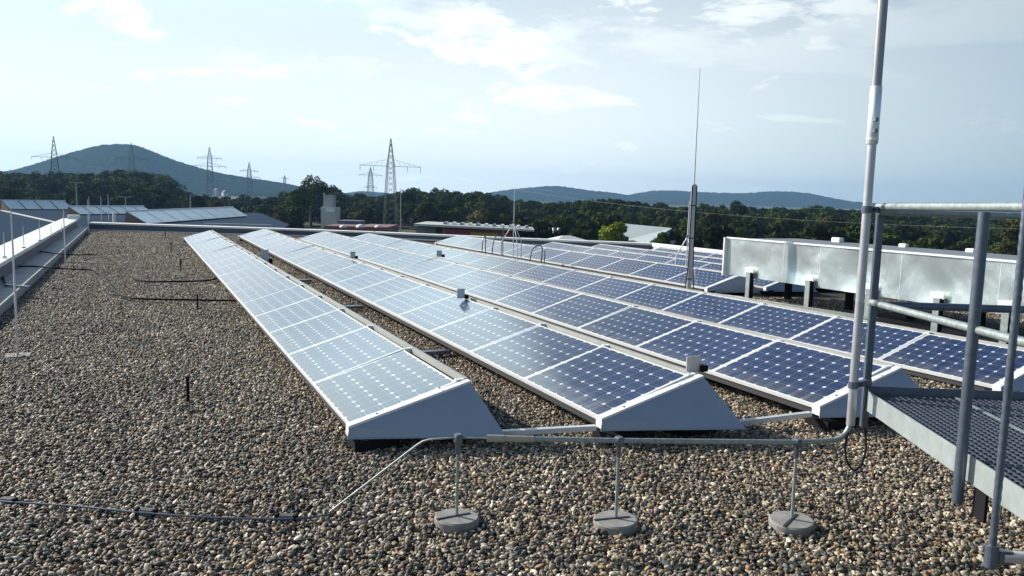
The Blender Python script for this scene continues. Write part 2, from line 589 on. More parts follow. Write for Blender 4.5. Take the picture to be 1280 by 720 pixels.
def scatter_points():
    out = []
    bands = [(0.0, 10.0, 0.0215, 1.0), (10.0, 19.0, 0.0245, 1.08), (19.0, 36.0, 0.032, 1.25)]
    th = YAW
    for y0, y1, pitch, sc in bands:
        xs = np.arange(-1.56, 15.2, pitch)
        ys = np.arange(max(y0 - 12, -1.0), y1 + 12, pitch)
        X, Y = np.meshgrid(xs, ys)
        X = X.ravel() + (rng.random(X.size) - 0.5) * pitch * 1.1
        Y = Y.ravel() + (rng.random(Y.size) - 0.5) * pitch * 1.1
        d = X * math.sin(th) + Y * math.cos(th)
        l = X * math.cos(th) - Y * math.sin(th)
        keep = (d > max(y0, 1.6)) & (d <= y1) & (np.abs(l) < d * 0.70 + 1.4)
        keep &= (Y < 34.0 - (X + 1.55) * 0.60) & (X > -1.55)
        keep &= ~((X > 7.9) & (d > 14))                       # hidden behind the right-hand rows
        keep &= ~((X > 11.0) & (Y > 10))
        for (rx, ry, rz, a, n) in ROW_SPECS[:5]:
            u = (X - rx) * math.cos(a) - (Y - ry) * math.sin(a)
            v = (X - rx) * math.sin(a) + (Y - ry) * math.cos(a)
            keep &= ~((u > 0.22) & (u < 0.80) & (v > 0.3) & (v < n * MOD_L))
        X, Y = X[keep], Y[keep]
        Z = -0.012 + rng.random(X.size) * 0.012
        out.append(np.stack([X, Y, Z, np.full(X.size, sc)], 1))
        k = rng.random(X.size) < 0.28                           # loose top stones
        out.append(np.stack([X[k] + pitch * 0.5, Y[k] + pitch * 0.4, Z[k] + 0.012 * sc, np.full(k.sum(), sc)], 1))
    return np.concatenate(out)
pts = scatter_points()
me = bpy.data.meshes.new('gravel')
me.vertices.add(len(pts))
me.vertices.foreach_set('co', pts[:, :3].astype(np.float32).ravel())
at_s = me.attributes.new('psize', 'FLOAT_VECTOR', 'POINT')
base = 0.0185 + 0.0205 * rng.random(len(pts)) ** 2.0
ss = base * pts[:, 3]
at_s.data.foreach_set('vector', np.stack([ss * (0.95 + 0.4 * rng.random(len(pts))), ss, ss * (0.75 + 0.3 * rng.random(len(pts)))], 1).astype(np.float32).ravel())
at_r = me.attributes.new('prot', 'FLOAT_VECTOR', 'POINT')
tilt = 0.42
at_r.data.foreach_set('vector', np.stack([rng.normal(0, tilt, len(pts)), rng.normal(0, tilt, len(pts)), rng.random(len(pts)) * 6.283], 1).astype(np.float32).ravel())
gravel = bpy.data.objects.new('gravel', me)
COL.objects.link(gravel)
tag(gravel, 'loose rounded river gravel in grey, tan and white covering the flat roof', 'gravel', kind='stuff')
gn = bpy.data.node_groups.new('scatter_gravel', 'GeometryNodeTree')
gn.interface.new_socket('Geometry', in_out='INPUT', socket_type='NodeSocketGeometry')
gn.interface.new_socket('Geometry', in_out='OUTPUT', socket_type='NodeSocketGeometry')
gi = gn.nodes.new('NodeGroupInput')
go = gn.nodes.new('NodeGroupOutput')
ci = gn.nodes.new('GeometryNodeCollectionInfo')
ci.inputs['Collection'].default_value = peb_col
ci.inputs['Separate Children'].default_value = True
ci.inputs['Reset Children'].default_value = True
iop = gn.nodes.new('GeometryNodeInstanceOnPoints')
iop.inputs['Pick Instance'].default_value = True
ri = gn.nodes.new('FunctionNodeRandomValue')
ri.data_type = 'INT'
ri.inputs['Min'].default_value = 0
[s for s in ri.inputs if s.name == 'Max' and s.type == 'INT'][0].default_value = 8
na = gn.nodes.new('GeometryNodeInputNamedAttribute')
na.data_type = 'FLOAT_VECTOR'
na.inputs['Name'].default_value = 'psize'
nb = gn.nodes.new('GeometryNodeInputNamedAttribute')
nb.data_type = 'FLOAT_VECTOR'
nb.inputs['Name'].default_value = 'prot'
gl = gn.links.new
gl(gi.outputs[0], iop.inputs['Points'])
gl(ci.outputs[0], iop.inputs['Instance'])
gl([s for s in ri.outputs if s.type == 'INT'][0], iop.inputs['Instance Index'])
gl(na.outputs[0], iop.inputs['Scale'])
gl(nb.outputs[0], iop.inputs['Rotation'])
gl(iop.outputs[0], go.inputs[0])
md = gravel.modifiers.new('scatter', 'NODES')
md.node_group = gn

# ------------------------------------------------------------------ parapets
rp = empty('parapet', (0, 0, 0))
tag(rp, 'long left roof edge with bright sheet metal coping above a dark ledge', 'parapet')
g = MB()
g.prism([(-1.57, 3, -0.03), (-1.57, 3, 0.125), (-1.60, 3, 0.14), (-1.948, 3, 0.15), (-1.948, 3, -0.03)], (0, 30.9, 0))
g.build('ledge', LEDGE, rp)
g = MB()
g.box((-1.563, 18.4, 0.132), (0.02, 31, 0.03))
g.build('edge_strip', mat('green_patina_strip', (0.33, 0.40, 0.36), 0.7, noise=(4, 0.25)), rp)
g = MB()
g.prism([(-1.95, 3, -0.03), (-1.95, 3, 0.40), (-2.40, 3, 0.40), (-2.40, 3, -0.03)], (0, 31.4, 0))
g.build('upstand', WALL_BLUE, rp)
g = MB()
for k in range(13):
    y = 3 + k * 2.42
    g.prism([(-1.925, y, 0.36), (-1.925, y, 0.425), (-2.43, y, 0.452), (-2.43, y, 0.36), (-2.40, y, 0.403), (-1.955, y, 0.403)], (0, 2.408, 0))
g.build('coping', COPING, rp)

fw_wall = empty('parapet', (0, 0, 0))
tag(fw_wall, 'far roof edge of dark blue sheet with thin white coping behind the panel rows', 'parapet')
gu, gc, gp_ = MB(), MB(), MB()
WZ = [0.28, 0.26, 0.205, 0.20, 0.24]
for i in range(4):
    a, b = WALL_PTS[i], WALL_PTS[i + 1]
    d = (b - a).normalized()
    nrm = Vector((d.y, -d.x, 0))
    for lst, off, z0, z1, th in ((gu, 0, -0.03, None, 0.22), (gc, 0, None, None, 0.30)):
        pass
    pa = [a, b, b - nrm * 0.22, a - nrm * 0.22]
    za, zb = WZ[i], WZ[i + 1]
    gu.add([(a.x, a.y, -.03), (b.x, b.y, -.03), (pa[2].x, pa[2].y, -.03), (pa[3].x, pa[3].y, -.03),
            (a.x, a.y, za), (b.x, b.y, zb), (pa[2].x, pa[2].y, zb), (pa[3].x, pa[3].y, za)],
           [(0, 1, 2, 3), (4, 5, 6, 7), (0, 1, 5, 4), (1, 2, 6, 5), (2, 3, 7, 6), (3, 0, 4, 7)])
    qa = [a + nrm * .025, b + nrm * .025, b - nrm * .26, a - nrm * .26]
    gc.add([(qa[0].x, qa[0].y, za - .03), (qa[1].x, qa[1].y, zb - .03), (qa[2].x, qa[2].y, zb - .03), (qa[3].x, qa[3].y, za - .03),
            (qa[0].x, qa[0].y, za + .03), (qa[1].x, qa[1].y, zb + .03), (qa[2].x, qa[2].y, zb + .045), (qa[3].x, qa[3].y, za + .045)],
           [(0, 1, 2, 3), (4, 5, 6, 7), (0, 1, 5, 4), (1, 2, 6, 5), (2, 3, 7, 6), (3, 0, 4, 7)])
    gp_.bar(a + nrm * 0.05 + Vector((0, 0, .03)), b + nrm * 0.05 + Vector((0, 0, .03)), 0.04, 0.05)
gu.build('upstand', WALL_BLUE, fw_wall)
gc.build('coping', COPING, fw_wall)
gp_.build('flashing', ALU, fw_wall)

rw = empty('parapet', (0, 0, 0))
tag(rw, 'right roof edge of cream render with round white coping beyond the rearmost panels', 'parapet')
g = MB()
g.box((15.6, 13.0, -0.12), (0.30, 16.6, 0.55))
g.build('upstand', CREAM, rw)
g = MB()
g.tube([(15.55, 4.6, 0.19), (15.55, 21.4, 0.21)], 0.085, 10)
g.build('coping', WHITE, rw, smooth=True)
g = MB()
g.box((-2.05, 34.2, 0.52), (0.42, 0.35, 0.14))
tag(g.build('vent_box', WHITE, bevel=0.01), 'small white box on the far corner of the left coping', 'box')

# ------------------------------------------------------------------ solar panel rows
def laminate_material():
    m = bpy.data.materials.new('monocrystalline_cells')
    m.use_nodes = True
    t = m.node_tree
    nn = t.nodes.new
    lk = t.links.new
    b = t.nodes['Principled BSDF']
    co = nn('ShaderNodeTexCoord')
    sp = nn('ShaderNodeSeparateXYZ')
    lk(co.outputs['Object'], sp.inputs[0])
    def M(op, a, b_=None, c=None):
        n = nn('ShaderNodeMath')
        n.operation = op
        for i, v in enumerate((a, b_, c)):
            if v is None:
                continue
            if isinstance(v, (int, float)):
                n.inputs[i].default_value = v
            else:
                lk(v, n.inputs[i])
        return n.outputs[0]
    p = 0.1275
    ux = M('DIVIDE', M('SUBTRACT', sp.outputs[0], 0.0115), p)      # 6 cells across the slope
    uy = M('DIVIDE', M('SUBTRACT', sp.outputs[1], 0.0225), p)      # 9 along the row
    cx = M('ABSOLUTE', M('SUBTRACT', M('FRACT', ux), 0.5))
    cy = M('ABSOLUTE', M('SUBTRACT', M('FRACT', uy), 0.5))
    inx = M('LESS_THAN', cx, 0.4945)
    iny = M('LESS_THAN', cy, 0.4945)
    corner = M('LESS_THAN', M('ADD', cx, cy), 0.852)
    bx = M('MULTIPLY', M('GREATER_THAN', ux, 0.0), M('LESS_THAN', ux, 6.0))
    by = M('MULTIPLY', M('GREATER_THAN', uy, 0.0), M('LESS_THAN', uy, 9.0))
    cell = M('MULTIPLY', M('MULTIPLY', inx, iny), M('MULTIPLY', corner, M('MULTIPLY', bx, by)))
    bus = M('LESS_THAN', M('ABSOLUTE', M('SUBTRACT', cx, 0.24)), 0.0085)
    bus = M('MULTIPLY', bus, M('MULTIPLY', bx, by))
    # slight colour difference from cell to cell and module to module
    wn = nn('ShaderNodeTexWhiteNoise')
    cb = nn('ShaderNodeCombineXYZ')
    lk(M('FLOOR', ux), cb.inputs[0])
    lk(M('FLOOR', uy), cb.inputs[1])
    oi = nn('ShaderNodeObjectInfo')
    lk(M('MULTIPLY', oi.outputs['Random'], 50.0), cb.inputs[2])
    lk(cb.outputs[0], wn.inputs['Vector'])
    var = M('ADD', M('MULTIPLY', wn.outputs['Value'], 0.35), 0.82)
    var = M('MULTIPLY', var, M('ADD', M('MULTIPLY', oi.outputs['Random'], 0.5), 0.75))
    sc = nn('ShaderNodeVectorMath')
    sc.operation = 'SCALE'
    sc.inputs[0].default_value = (0.006, 0.019, 0.078)
    lk(var, sc.inputs['Scale'])
    m1 = nn('ShaderNodeMixRGB')
    m1.inputs[1].default_value = (0.62, 0.66, 0.68, 1)
    lk(cell, m1.inputs[0])
    lk(sc.outputs[0], m1.inputs[2])
    m2 = nn('ShaderNodeMixRGB')
    lk(M('MULTIPLY', bus, 0.30), m2.inputs[0])
    lk(m1.outputs[0], m2.inputs[1])
    m2.inputs[2].default_value = (0.45, 0.48, 0.50, 1)
    dn = nn('ShaderNodeTexNoise')
    dn.inputs['Scale'].default_value = 7.0
    dn.inputs['Detail'].default_value = 6
    dv = nn('ShaderNodeVectorMath')
    dv.operation = 'ADD'
    cb2 = nn('ShaderNodeCombineXYZ')
    lk(M('MULTIPLY', oi.outputs['Random'], 37.0), cb2.inputs[1])
    mpd = nn('ShaderNodeMapping')
    mpd.inputs['Scale'].default_value = (0.35, 1.6, 1)
    lk(co.outputs['Object'], dv.inputs[0])
    lk(cb2.outputs[0], dv.inputs[1])
    lk(dv.outputs[0], mpd.inputs[0])
    lk(mpd.outputs[0], dn.inputs['Vector'])
    lowe = M('MULTIPLY', M('MAXIMUM', M('SUBTRACT', 1.0, M('DIVIDE', sp.outputs[0], 0.22)), 0.0), 0.55)
    dust = M('MULTIPLY', M('ADD', lowe, 0.10), M('MAXIMUM', M('SUBTRACT', M('MULTIPLY', dn.outputs['Fac'], 2.4), 0.75), 0.0))
    dust = M('MINIMUM', dust, 0.4)
    m3 = nn('ShaderNodeMixRGB')
    lk(dust, m3.inputs[0])
    lk(m2.outputs[0], m3.inputs[1])
    m3.inputs[2].default_value = (0.22, 0.21, 0.18, 1)
    lk(m3.outputs[0], b.inputs['Base Color'])
    lk(M('ADD', M('MULTIPLY', dust, 0.5), 0.10), b.inputs['Coat Roughness'])
    b.inputs['Roughness'].default_value = 0.5
    b.inputs['Specular IOR Level'].default_value = 0.2
    b.inputs['Coat Weight'].default_value = 1.0
    b.inputs['Sheen Weight'].default_value = 0.03            # fine dust on the glass
    b.inputs['Sheen Roughness'].default_value = 0.35
    b.inputs['Sheen Tint'].default_value = (0.95, 1.0, 1.0, 1)
    b.inputs['Coat IOR'].default_value = 1.6
    return m
CELLS = laminate_material()

def module_meshes():
    g = MB()
    g.box((MOD_W / 2, MOD_L / 2 - 0.0015, -0.0075), (MOD_W - 0.02, MOD_L - 0.018, 0.018))
    lam = g.build('solar_module', CELLS)
    g = MB()
    w, l, th = MOD_W, MOD_L - 0.003, 0.012
    g.box((th / 2, l / 2, -0.014), (th, l, 0.034))
    g.box((w - th / 2, l / 2, -0.014), (th, l, 0.034))
    g.box((w / 2, th / 2, -0.0145), (w - 2 * th, th, 0.033))
    g.box((w / 2, l - th / 2, -0.0145), (w - 2 * th, th, 0.033))
    fr = g.build('module_frame', ALU_FRAME)
    return lam, fr
LAM, FRM = module_meshes()
LAM_ME, FRM_ME = LAM.data, FRM.data
bpy.data.objects.remove(LAM)
bpy.data.objects.remove(FRM)
TILT = math.atan2(MOD_DZ, MOD_DX)

def panel_row(spec, label, seed):
    x0, y0, z0, yaw, n = spec
    root = empty('solar_panel_row', (x0, y0, 0), -yaw)
    tag(root, label, 'solar panel row', 'rows of solar panels on the gravel roof')
    r_ = random.Random(seed)
    for k in range(n):
        o = bpy.data.objects.new('solar_module', LAM_ME)
        COL.objects.link(o)
        o.parent = root
        o.location = (0, k * MOD_L, z0)
        o.rotation_euler = (R(r_.uniform(-0.12, 0.12)), -TILT + R(r_.uniform(-0.6, 0.6)), 0)
        q = bpy.data.objects.new('module_frame', FRM_ME)
        COL.objects.link(q)
        q.parent = o
    zt = z0 + MOD_DZ
    ln = n * MOD_L
    # ridge rail with brackets at every seam
    g = MB()
    g.box((MOD_DX + 0.075, ln / 2, zt - 0.005), (0.030, ln, 0.045))
    g.build('ridge_rail', RAIL, root)
    for k in range(n + 1):
        g = MB()
        g.box((MOD_DX + 0.031, min(max(k * MOD_L, 0.02), ln - 0.02), zt - 0.004), (0.056, 0.035, 0.03))
        g.build('bracket', ALU_FRAME, root)
    g = MB()
    g.box((0.05, ln / 2, z0 - 0.055), (0.05, ln - 0.1, 0.05))
    g.build('base_rail', DARK, root)
    # rear deflector sheet
    g = MB()
    xb, zb = 0.98, 0.05
    g.add([(MOD_DX + 0.094, 0.02, zt - 0.02), (MOD_DX + 0.094, ln - 0.02, zt - 0.02), (xb, ln - 0.02, zb), (xb, 0.02, zb),
           (MOD_DX + 0.091, 0.02, zt - 0.022), (MOD_DX + 0.091, ln - 0.02, zt - 0.022), (xb - .003, ln - 0.02, zb), (xb - .003, 0.02, zb)],
          [(0, 1, 2, 3), (4, 5, 6, 7), (0, 1, 5, 4), (2, 3, 7, 6), (0, 3, 7, 4), (1, 2, 6, 5)])
    g.build('rear_sheet', PLATE, root)
    # end plates: sheet leaning outwards, with a flange lying on the panel edge
    for s, ye in ((-1, 0.0), (1, ln)):
        g = MB()
        F1 = Vector((-0.012, ye + s * 0.065, z0 + 0.0)); F0 = Vector((-0.030, ye + s * 0.085, z0 - 0.075))
        Rg = Vector((MOD_DX + 0.085, ye + s * 0.065, zt + 0.002)); B = Vector((MOD_DX + 0.215, ye + s * 0.40, z0 - 0.075))
        t = Vector((0, -s * 0.003, 0))
        g.prism([F1, F0, B, Rg], t)
        ep = g.build('end_plate', PLATE, root)
        if s == -1:
            for q_ in (0.10, 0.33, 0.56, 0.79, 0.95):
                c_ = F1.lerp(Rg, q_) + Vector((0.004, -0.012, -0.022 - 0.02 * q_))
                g = MB()
                g.tube([c_ + Vector((0, 0.006, -0.006)), c_ + Vector((0, -0.004, 0.004))], 0.006, 8)
                g.build('screw', GALV_DARK, ep)
            g = MB()
            g.tube([F0 + Vector((0.02, -0.002, 0.006)), B + Vector((-0.02, 0.0, 0.006))], 0.006, 6)
            g.build('folded_lip', PLATE, ep)
        g = MB()
        nz = Vector((-math.sin(TILT), 0, math.cos(TILT)))
        a, b_ = Vector((-0.012, ye - s * 0.004, z0)) + nz * 0.006, Vector((MOD_DX + 0.085, ye - s * 0.004, zt + 0.004)) + nz * 0.006
        w = Vector((0, s * 0.072, 0))
        g.prism([a, a + w, b_ + w, b_], nz * 0.004)
        g.prism([a + w * 0.96, a + w, b_ + w, b_ + w * 0.96], nz * -0.012)
        g.prism([a + Vector((0, 0, -.07)), a + w + Vector((0, s * 0.012, -.07)), a + w, a], Vector((-0.004, 0, 0)))
        g.build('flange', ALU_FRAME, root)
        for fx in (0.18, 0.62):
            g = MB()
            g.box((fx, ye - s * 0.02 + s * 0.055, z0 + fx / MOD_DX * MOD_DZ + 0.013), (0.012, 0.012, 0.006))
            g.build('bolt', GALV_DARK, root)
        for fx in (0.16, 0.78):
            g = MB()
            g.box((fx, ye + s * 0.02, 0.02), (0.30, 0.22, 0.10))
            g.build('ballast_block', BLACK, root)
    return root
ROW_LABELS = [
    'leftmost row of solar panels, pale blue with sky glare, beside the open gravel',
    'second row of solar panels from the left, grey plate standing at its near ridge end',
    'third row of solar panels from the left, its end plate right behind the mast',
    'fourth row of solar panels from the left, passing behind the mast and railing',
    'row of panels whose near end plate shows left of the metal duct',
    'row of solar panels whose near end shows beneath the metal duct',
    'row of solar panels second behind the slim antenna mast, mostly hidden',
    'last but one row of solar panels before the cream roof edge',
    'rearmost row of solar panels, next to the cream roof edge',
]
for i, sp in enumerate(ROW_SPECS):
    panel_row(sp, ROW_LABELS[i], 40 + i)

# strips that tie the rows together on the gravel
def tie(a, b, label, w=0.05, h=0.035, m=ALU):
    g = MB()
    g.bar(a, b, w, h)
    tag(g.build('tie_strip', m, bevel=0.004), label, 'metal strip', 'strips tying the panel rows together')
tie((2.16, 4.72, 0.07), (2.85, 4.50, 0.10), 'grey metal strip between the near ends of the first and second panel rows')
tie((3.90, 4.34, 0.06), (4.58, 4.22, 0.10), 'grey metal strip between the near ends of the second and third panel rows')
for yy, nm in ((7.55, 'nearest dark cross strip in the gravel gap between the first two panel rows'), (11.0, 'second dark cross strip in the gravel gap between the first two panel rows'),
               (14.6, 'farthest dark cross strip in the gravel gap between the first two panel rows')):
    tie((2.25, yy, 0.05), (2.95, yy + 0.02, 0.05), nm, 0.10, 0.04, GALV_DARK)

# junction plates standing on the ridges
def ridge_plate(px, py, z, h, w, label):
    p = on_z(px, py, z)
    root = empty('junction_plate', p)
    tag(root, label, 'junction plate', 'junction plates along the panel ridges')
    g = MB()
    g.box((0, 0, h / 2), (w, 0.012, h))
    g.build('cover_plate', ALU, root, bevel=0.003)
    g = MB()
    g.box((w * 0.72, 0.0, h * 0.16), (w * 0.45, 0.07, h * 0.42))
    g.build('connector_box', BLACK, root, bevel=0.005)
ridge_plate(866, 464, 0.42, 0.115, 0.125, 'grey plate with black box at the near end of the second row')
ridge_plate(576, 373, 0.42, 0.12, 0.10, 'small upright plate on the second ridge, middle of the row')
ridge_plate(441, 323, 0.42, 0.13, 0.10, 'small upright plate far back on the second ridge')
ridge_plate(549, 321, 0.42, 0.13, 0.12, 'small upright plate far back on the third ridge')
ridge_plate(331, 330, 0.16, 0.30, 0.16, 'taller grey plate with dark box standing between first two rows')

# ------------------------------------------------------------------ conduit stands in front
STANDS = [(571, 649), (770, 652), (990, 653)]
LBL = ['left rod stand on round concrete base, below the first end plate', 'middle rod stand on round concrete base, below the second end plate',
       'right rod stand on round concrete base, nearest the tall mast']
CZ = 0.455
stand_xy = []
for (px, py), lb in zip(STANDS, LBL):
    p = on_z(px, py - 7, 0.055)
    stand_xy.append(p)
    root = empty('conduit_stand', (p.x, p.y, 0))
    tag(root, lb, 'rod stand', 'rod stands carrying the conductor pipe')
    spin = {571: 0.1, 770: -0.25, 990: 0.45}[px]
    g = MB()
    n = 40
    ring = lambda r, z: [Vector((r * math.cos(2 * math.pi * k / n), r * math.sin(2 * math.pi * k / n), z)) for k in range(n)]
    prof = [(0.112, -0.03), (0.115, 0.034), (0.107, 0.042), (0.016, 0.043)]
    vs = sum([ring(r, z) for r, z in prof], [])
    fs = [(i * n + k, i * n + (k + 1) % n, (i + 1) * n + (k + 1) % n, (i + 1) * n + k) for i in range(3) for k in range(n)]
    g.add(vs, fs + [tuple(range(3 * n, 4 * n))])
    base = g.build('concrete_base', CONCRETE, root, smooth=True)
    base.rotation_euler = (R(1.5 * math.sin(px)), R(2.0 * math.cos(px)), spin)
    g = MB()
    g.box((-0.02, -0.0, 0.045), (0.19, 0.012, 0.005))
    g.build('groove', DARK, base)
    g = MB()
    g.tube([(0, 0, 0.05), (0, 0, CZ - 0.03)], 0.0085, 10)
    g.build('rod', GALV, root, smooth=True)
    g = MB()
    g.tube([(0, 0, CZ - 0.085), (0, 0, CZ - 0.02)], 0.014, 10)
    g.box((0, 0, CZ - 0.004), (0.035, 0.045, 0.048))
    g.build('clip', GALV_DARK, root, bevel=0.004)

# tall mast and the bent conductor pipe
MX, MY = 3.345, 2.815
mast_bot = Vector((MX, MY, 0.52))
a, b, c = [Vector((p.x, p.y, CZ)) for p in stand_xy]
root = empty('conductor_pipe', (a.x, a.y, 0))
tag(root, 'grey conductor pipe on rod stands, dropping to the gravel at its left end', 'pipe')
start = a + (b - a) * 0.20
path = [start, a.lerp(b, 0.6), b, b.lerp(c, 0.5), c]
end_dir = (mast_bot - c); end_dir.z = 0
e1 = c + end_dir * 0.62
path += [e1]
bend = [c + end_dir * k + Vector((0, 0, z)) for k, z in ((0.74, 0.004), (0.83, 0.014), (0.90, 0.03), (0.95, 0.05), (0.985, 0.075))] + [Vector((MX, MY, 0.56))]
pl = [p - root.location for p in path + bend]
g = MB()
g.tube(pl, 0.0135, 12)
g.build('thick_pipe', GALV, root, smooth=True)
gz = on_z(412, 640, 0.02)
pl2 = [start + (b - a) * 0.02, a + (a - b) * 0.02] + [at(x_, y_, t_) for x_, y_, t_ in ((546, 548.5, 3.98), (536, 549.5, 3.99), (528, 552, 4.0), (521, 556.5, 4.01))] + [gz]
g = MB()
g.tube([p - root.location for p in pl2], 0.0052, 8)
g.build('thin_rod', GALV, root, smooth=True)
g = MB()
d = (b - a).normalized()
g.tube([start - d * 0.02 - root.location, start + d * 0.07 - root.location], 0.019, 12)
g.tube([start + d * 0.07 - root.location, start + d * 0.22 - root.location], 0.0165, 12)
g.build('coupling', mat('dull_brass', (0.42, 0.39, 0.33), 0.5, 0.5), root, smooth=True)

root = empty('mast', (MX, MY, 0))
tag(root, 'tall round aluminium mast clamped to the railing post, rising out of the picture', 'mast')
g = MB()
g.tube([(0, 0, 0.535), (0, 0, 2.05)], 0.0215, 20)
g.build('lower_tube', MAST, root, smooth=True)
g = MB()
g.tube([(0, 0, 1.98), (0, 0, 1.985), (0, 0, 2.262), (0, 0, 2.265)], [0.0255, 0.0278, 0.0278, 0.0255], 20)
g.tube([(0, 0, 2.0), (0, 0, 2.012)], 0.0298, 20)
sl_ = g.build('sleeve', mat('sleeve_aluminium', (0.76, 0.77, 0.78), 0.32, 0.4), root, smooth=True)
for z in (2.045, 2.10):
    g = MB()
    g.box((-0.018, -0.024, z), (0.02, 0.02, 0.018))
    g.build('screw', GALV_DARK, sl_)
g = MB()
g.tube([(0, 0, 2.26), (0, 0, 5.2)], 0.0240, 20)
g.build('upper_tube', mat('mast_upper', (0.30, 0.295, 0.315), 0.42, 0.45, noise=(8, 0.06)), root, smooth=True)
PX_, PY_ = 3.475, 2.835
g = MB()
for z in (0.75, 1.655):
    g.tube([(0, 0, z - 0.018), (0, 0, z + 0.018)], 0.0265, 16)
    g.bar((0.02, 0.0, z), (PX_ - MX + 0.01, PY_ - MY, z), 0.03, 0.03)
    g.tube([(0.04, -0.03, z), (0.04, 0.03, z)], 0.008, 8)
g.build('clamp', GALV_DARK, root)
# cable loop hanging at the foot
loop = spline([Vector((0.0, 0.0, 0.545)), Vector((-0.035, -0.01, 0.44)), Vector((-0.02, -0.01, 0.35)), Vector((0.05, 0.0, 0.285)), Vector((0.115, 0.01, 0.30)),
               Vector((0.155, 0.02, 0.38)), Vector((0.15, 0.03, 0.48)), Vector((0.132, 0.02, 0.56))], 8)
g = MB()
g.tube([v + Vector((MX, MY, 0)) for v in loop], 0.0055, 8)
tag(g.build('cable_loop', BLACK, smooth=True), 'thin black cable hanging in a loop below the tall mast', 'cable')

# ------------------------------------------------------------------ steel platform with guard rail
KX, KY, PZ = 3.455, 2.810, 0.70
nd = Vector((math.sin(R(-150.58)), 0, 0)); nd = Vector((math.cos(R(-119.42)), math.sin(R(-119.42)), 0))
bd = Vector((math.cos(R(-28.5)), math.sin(R(-28.5)), 0))
bd = Vector((-nd.y, nd.x, 0))
K = Vector((KX, KY, 0))
plat = empty('steel_platform', (KX, KY, 0))
tag(plat, 'raised galvanised steel walkway platform with grating and tubular guard rail', 'platform')
def PP(u, v, z):      # u along the near edge towards the camera, v to the right
    return nd * u + bd * v + Vector((0, 0, z))
NEAR_L, BACK_L = 2.2, 3.6
def pbox(g, u0, u1, v0, v1, z0, z1):
    vs = [PP(u, v, z) for u in (u0, u1) for v in (v0, v1) for z in (z0, z1)]
    g.add(vs, [(0, 1, 3, 2), (4, 6, 7, 5), (0, 4, 5, 1), (2, 3, 7, 6), (0, 2, 6, 4), (1, 5, 7, 3)])
g = MB(); pbox(g, 0.0, NEAR_L, 0.0, 0.006, PZ - 0.10, PZ + 0.005); pbox(g, 0.0, NEAR_L, 0.006, 0.05, PZ - 0.10, PZ - 0.094)
g.build('fascia', mat('galvanised_fascia', (0.37, 0.41, 0.41), 0.42, 0.35, noise=(9, 0.18)), plat)
g = MB(); pbox(g, -0.006, 0.0, 0.0, BACK_L, PZ - 0.10, PZ + 0.035); g.build('toe_board', GALV_DARK, plat)
g = MB(); pbox(g, NEAR_L - .006, NEAR_L, 0.008, BACK_L, PZ - 0.10, PZ + 0.005); g.build('fascia', GALV, plat)
v0 = 0.012
for j, w in enumerate((0.42, 0.42, 0.42, 0.42, 0.42, 0.42, 0.42, 0.42)):
    g = MB()
    u0, u1 = 0.01, NEAR_L - 0.01
    nb_ = 13
    for i in range(nb_ + 1):
        v = v0 + 0.004 + (w - 0.012) * i / nb_
        wd = 0.004 if 0 < i < nb_ else 0.005
        pbox(g, u0, u1, v, v + wd, PZ - 0.034, PZ - 0.004)
    nu = 64
    for i in range(nu):
        u = u0 + (u1 - u0) * (i + 0.5) / nu
        pbox(g, u, u + 0.004, v0 + 0.006, v0 + w - 0.006, PZ - 0.016, PZ - 0.006)
    g.build('grating', GALV_DARK, plat)
    g = MB()
    pbox(g, u0, u1, v0 + w - 0.004, v0 + w + 0.012, PZ - 0.03, PZ - 0.001)
    g.build('joint_strip', GALV, plat)
    v0 += w + 0.012
# posts (fixed to the outer faces), rails
g = MB()
g.box(PP(0.0, -0.0, (0.50 + 1.665) / 2) + Vector((PX_ - KX, PY_ - KY, 0)) + Vector((0.005, 0.01, 0)), (0.034, 0.034, 1.165), Matrix.Rotation(R(-29.4), 3, 'Z'))
g.build('post', GALV_DARK, plat, bevel=0.004)
g = MB()
g.tube([PP(1.045, -0.036, 0.515), PP(1.045, -0.036, 1.66)], 0.0208, 18)
g.build('post', GALV_DARK, plat, smooth=True)
g = MB()
g.tube([PP(0.0, 3.3, 0.515), PP(0.0, 3.3, 1.62)], 0.026, 16)
g.build('post', GALV_DARK, plat, smooth=True)
g = MB()
pbox(g, 1.075, 1.16, 0.008, 0.020, PZ - 0.22, PZ - 0.11)
g.build('mounting_plate', BLACK, plat)
g = MB()
g.tube([PP(-0.03, -0.012, 1.672), PP(0.3, -0.02, 1.675), PP(NEAR_L, -0.036, 1.69)], 0.0175, 16)
g.tube([PP(0.215, -0.0175, 1.6743), PP(0.235, -0.0185, 1.6745)], 0.0188, 16)
g.build('top_rail', GALV, plat, smooth=True)
g = MB()
g.tube([PP(0.0, -0.02, 1.645), PP(0.0, BACK_L, 1.622)], 0.0175, 16)
g.build('top_rail', GALV, plat, smooth=True)
g = MB()
g.tube([PP(-0.02, -0.012, 1.175), PP(NEAR_L, -0.036, 1.245)], 0.0172, 16)
g.build('mid_rail', GALV, plat, smooth=True)
g = MB()
g.tube([PP(0.0, 0.02, 1.165), PP(0.0, BACK_L, 1.165)], 0.020, 16)
g.build('mid_rail', GALV_DARK, plat, smooth=True)
for u, v in ((0.35, 1.9), (NEAR_L - 0.2, 1.9), (0.35, 3.4), (NEAR_L - 0.2, 3.4)):
    g = MB()
    g.box(PP(u, v, 0.29), (0.07, 0.07, 0.66))
    g.build('leg', GALV_DARK, plat)

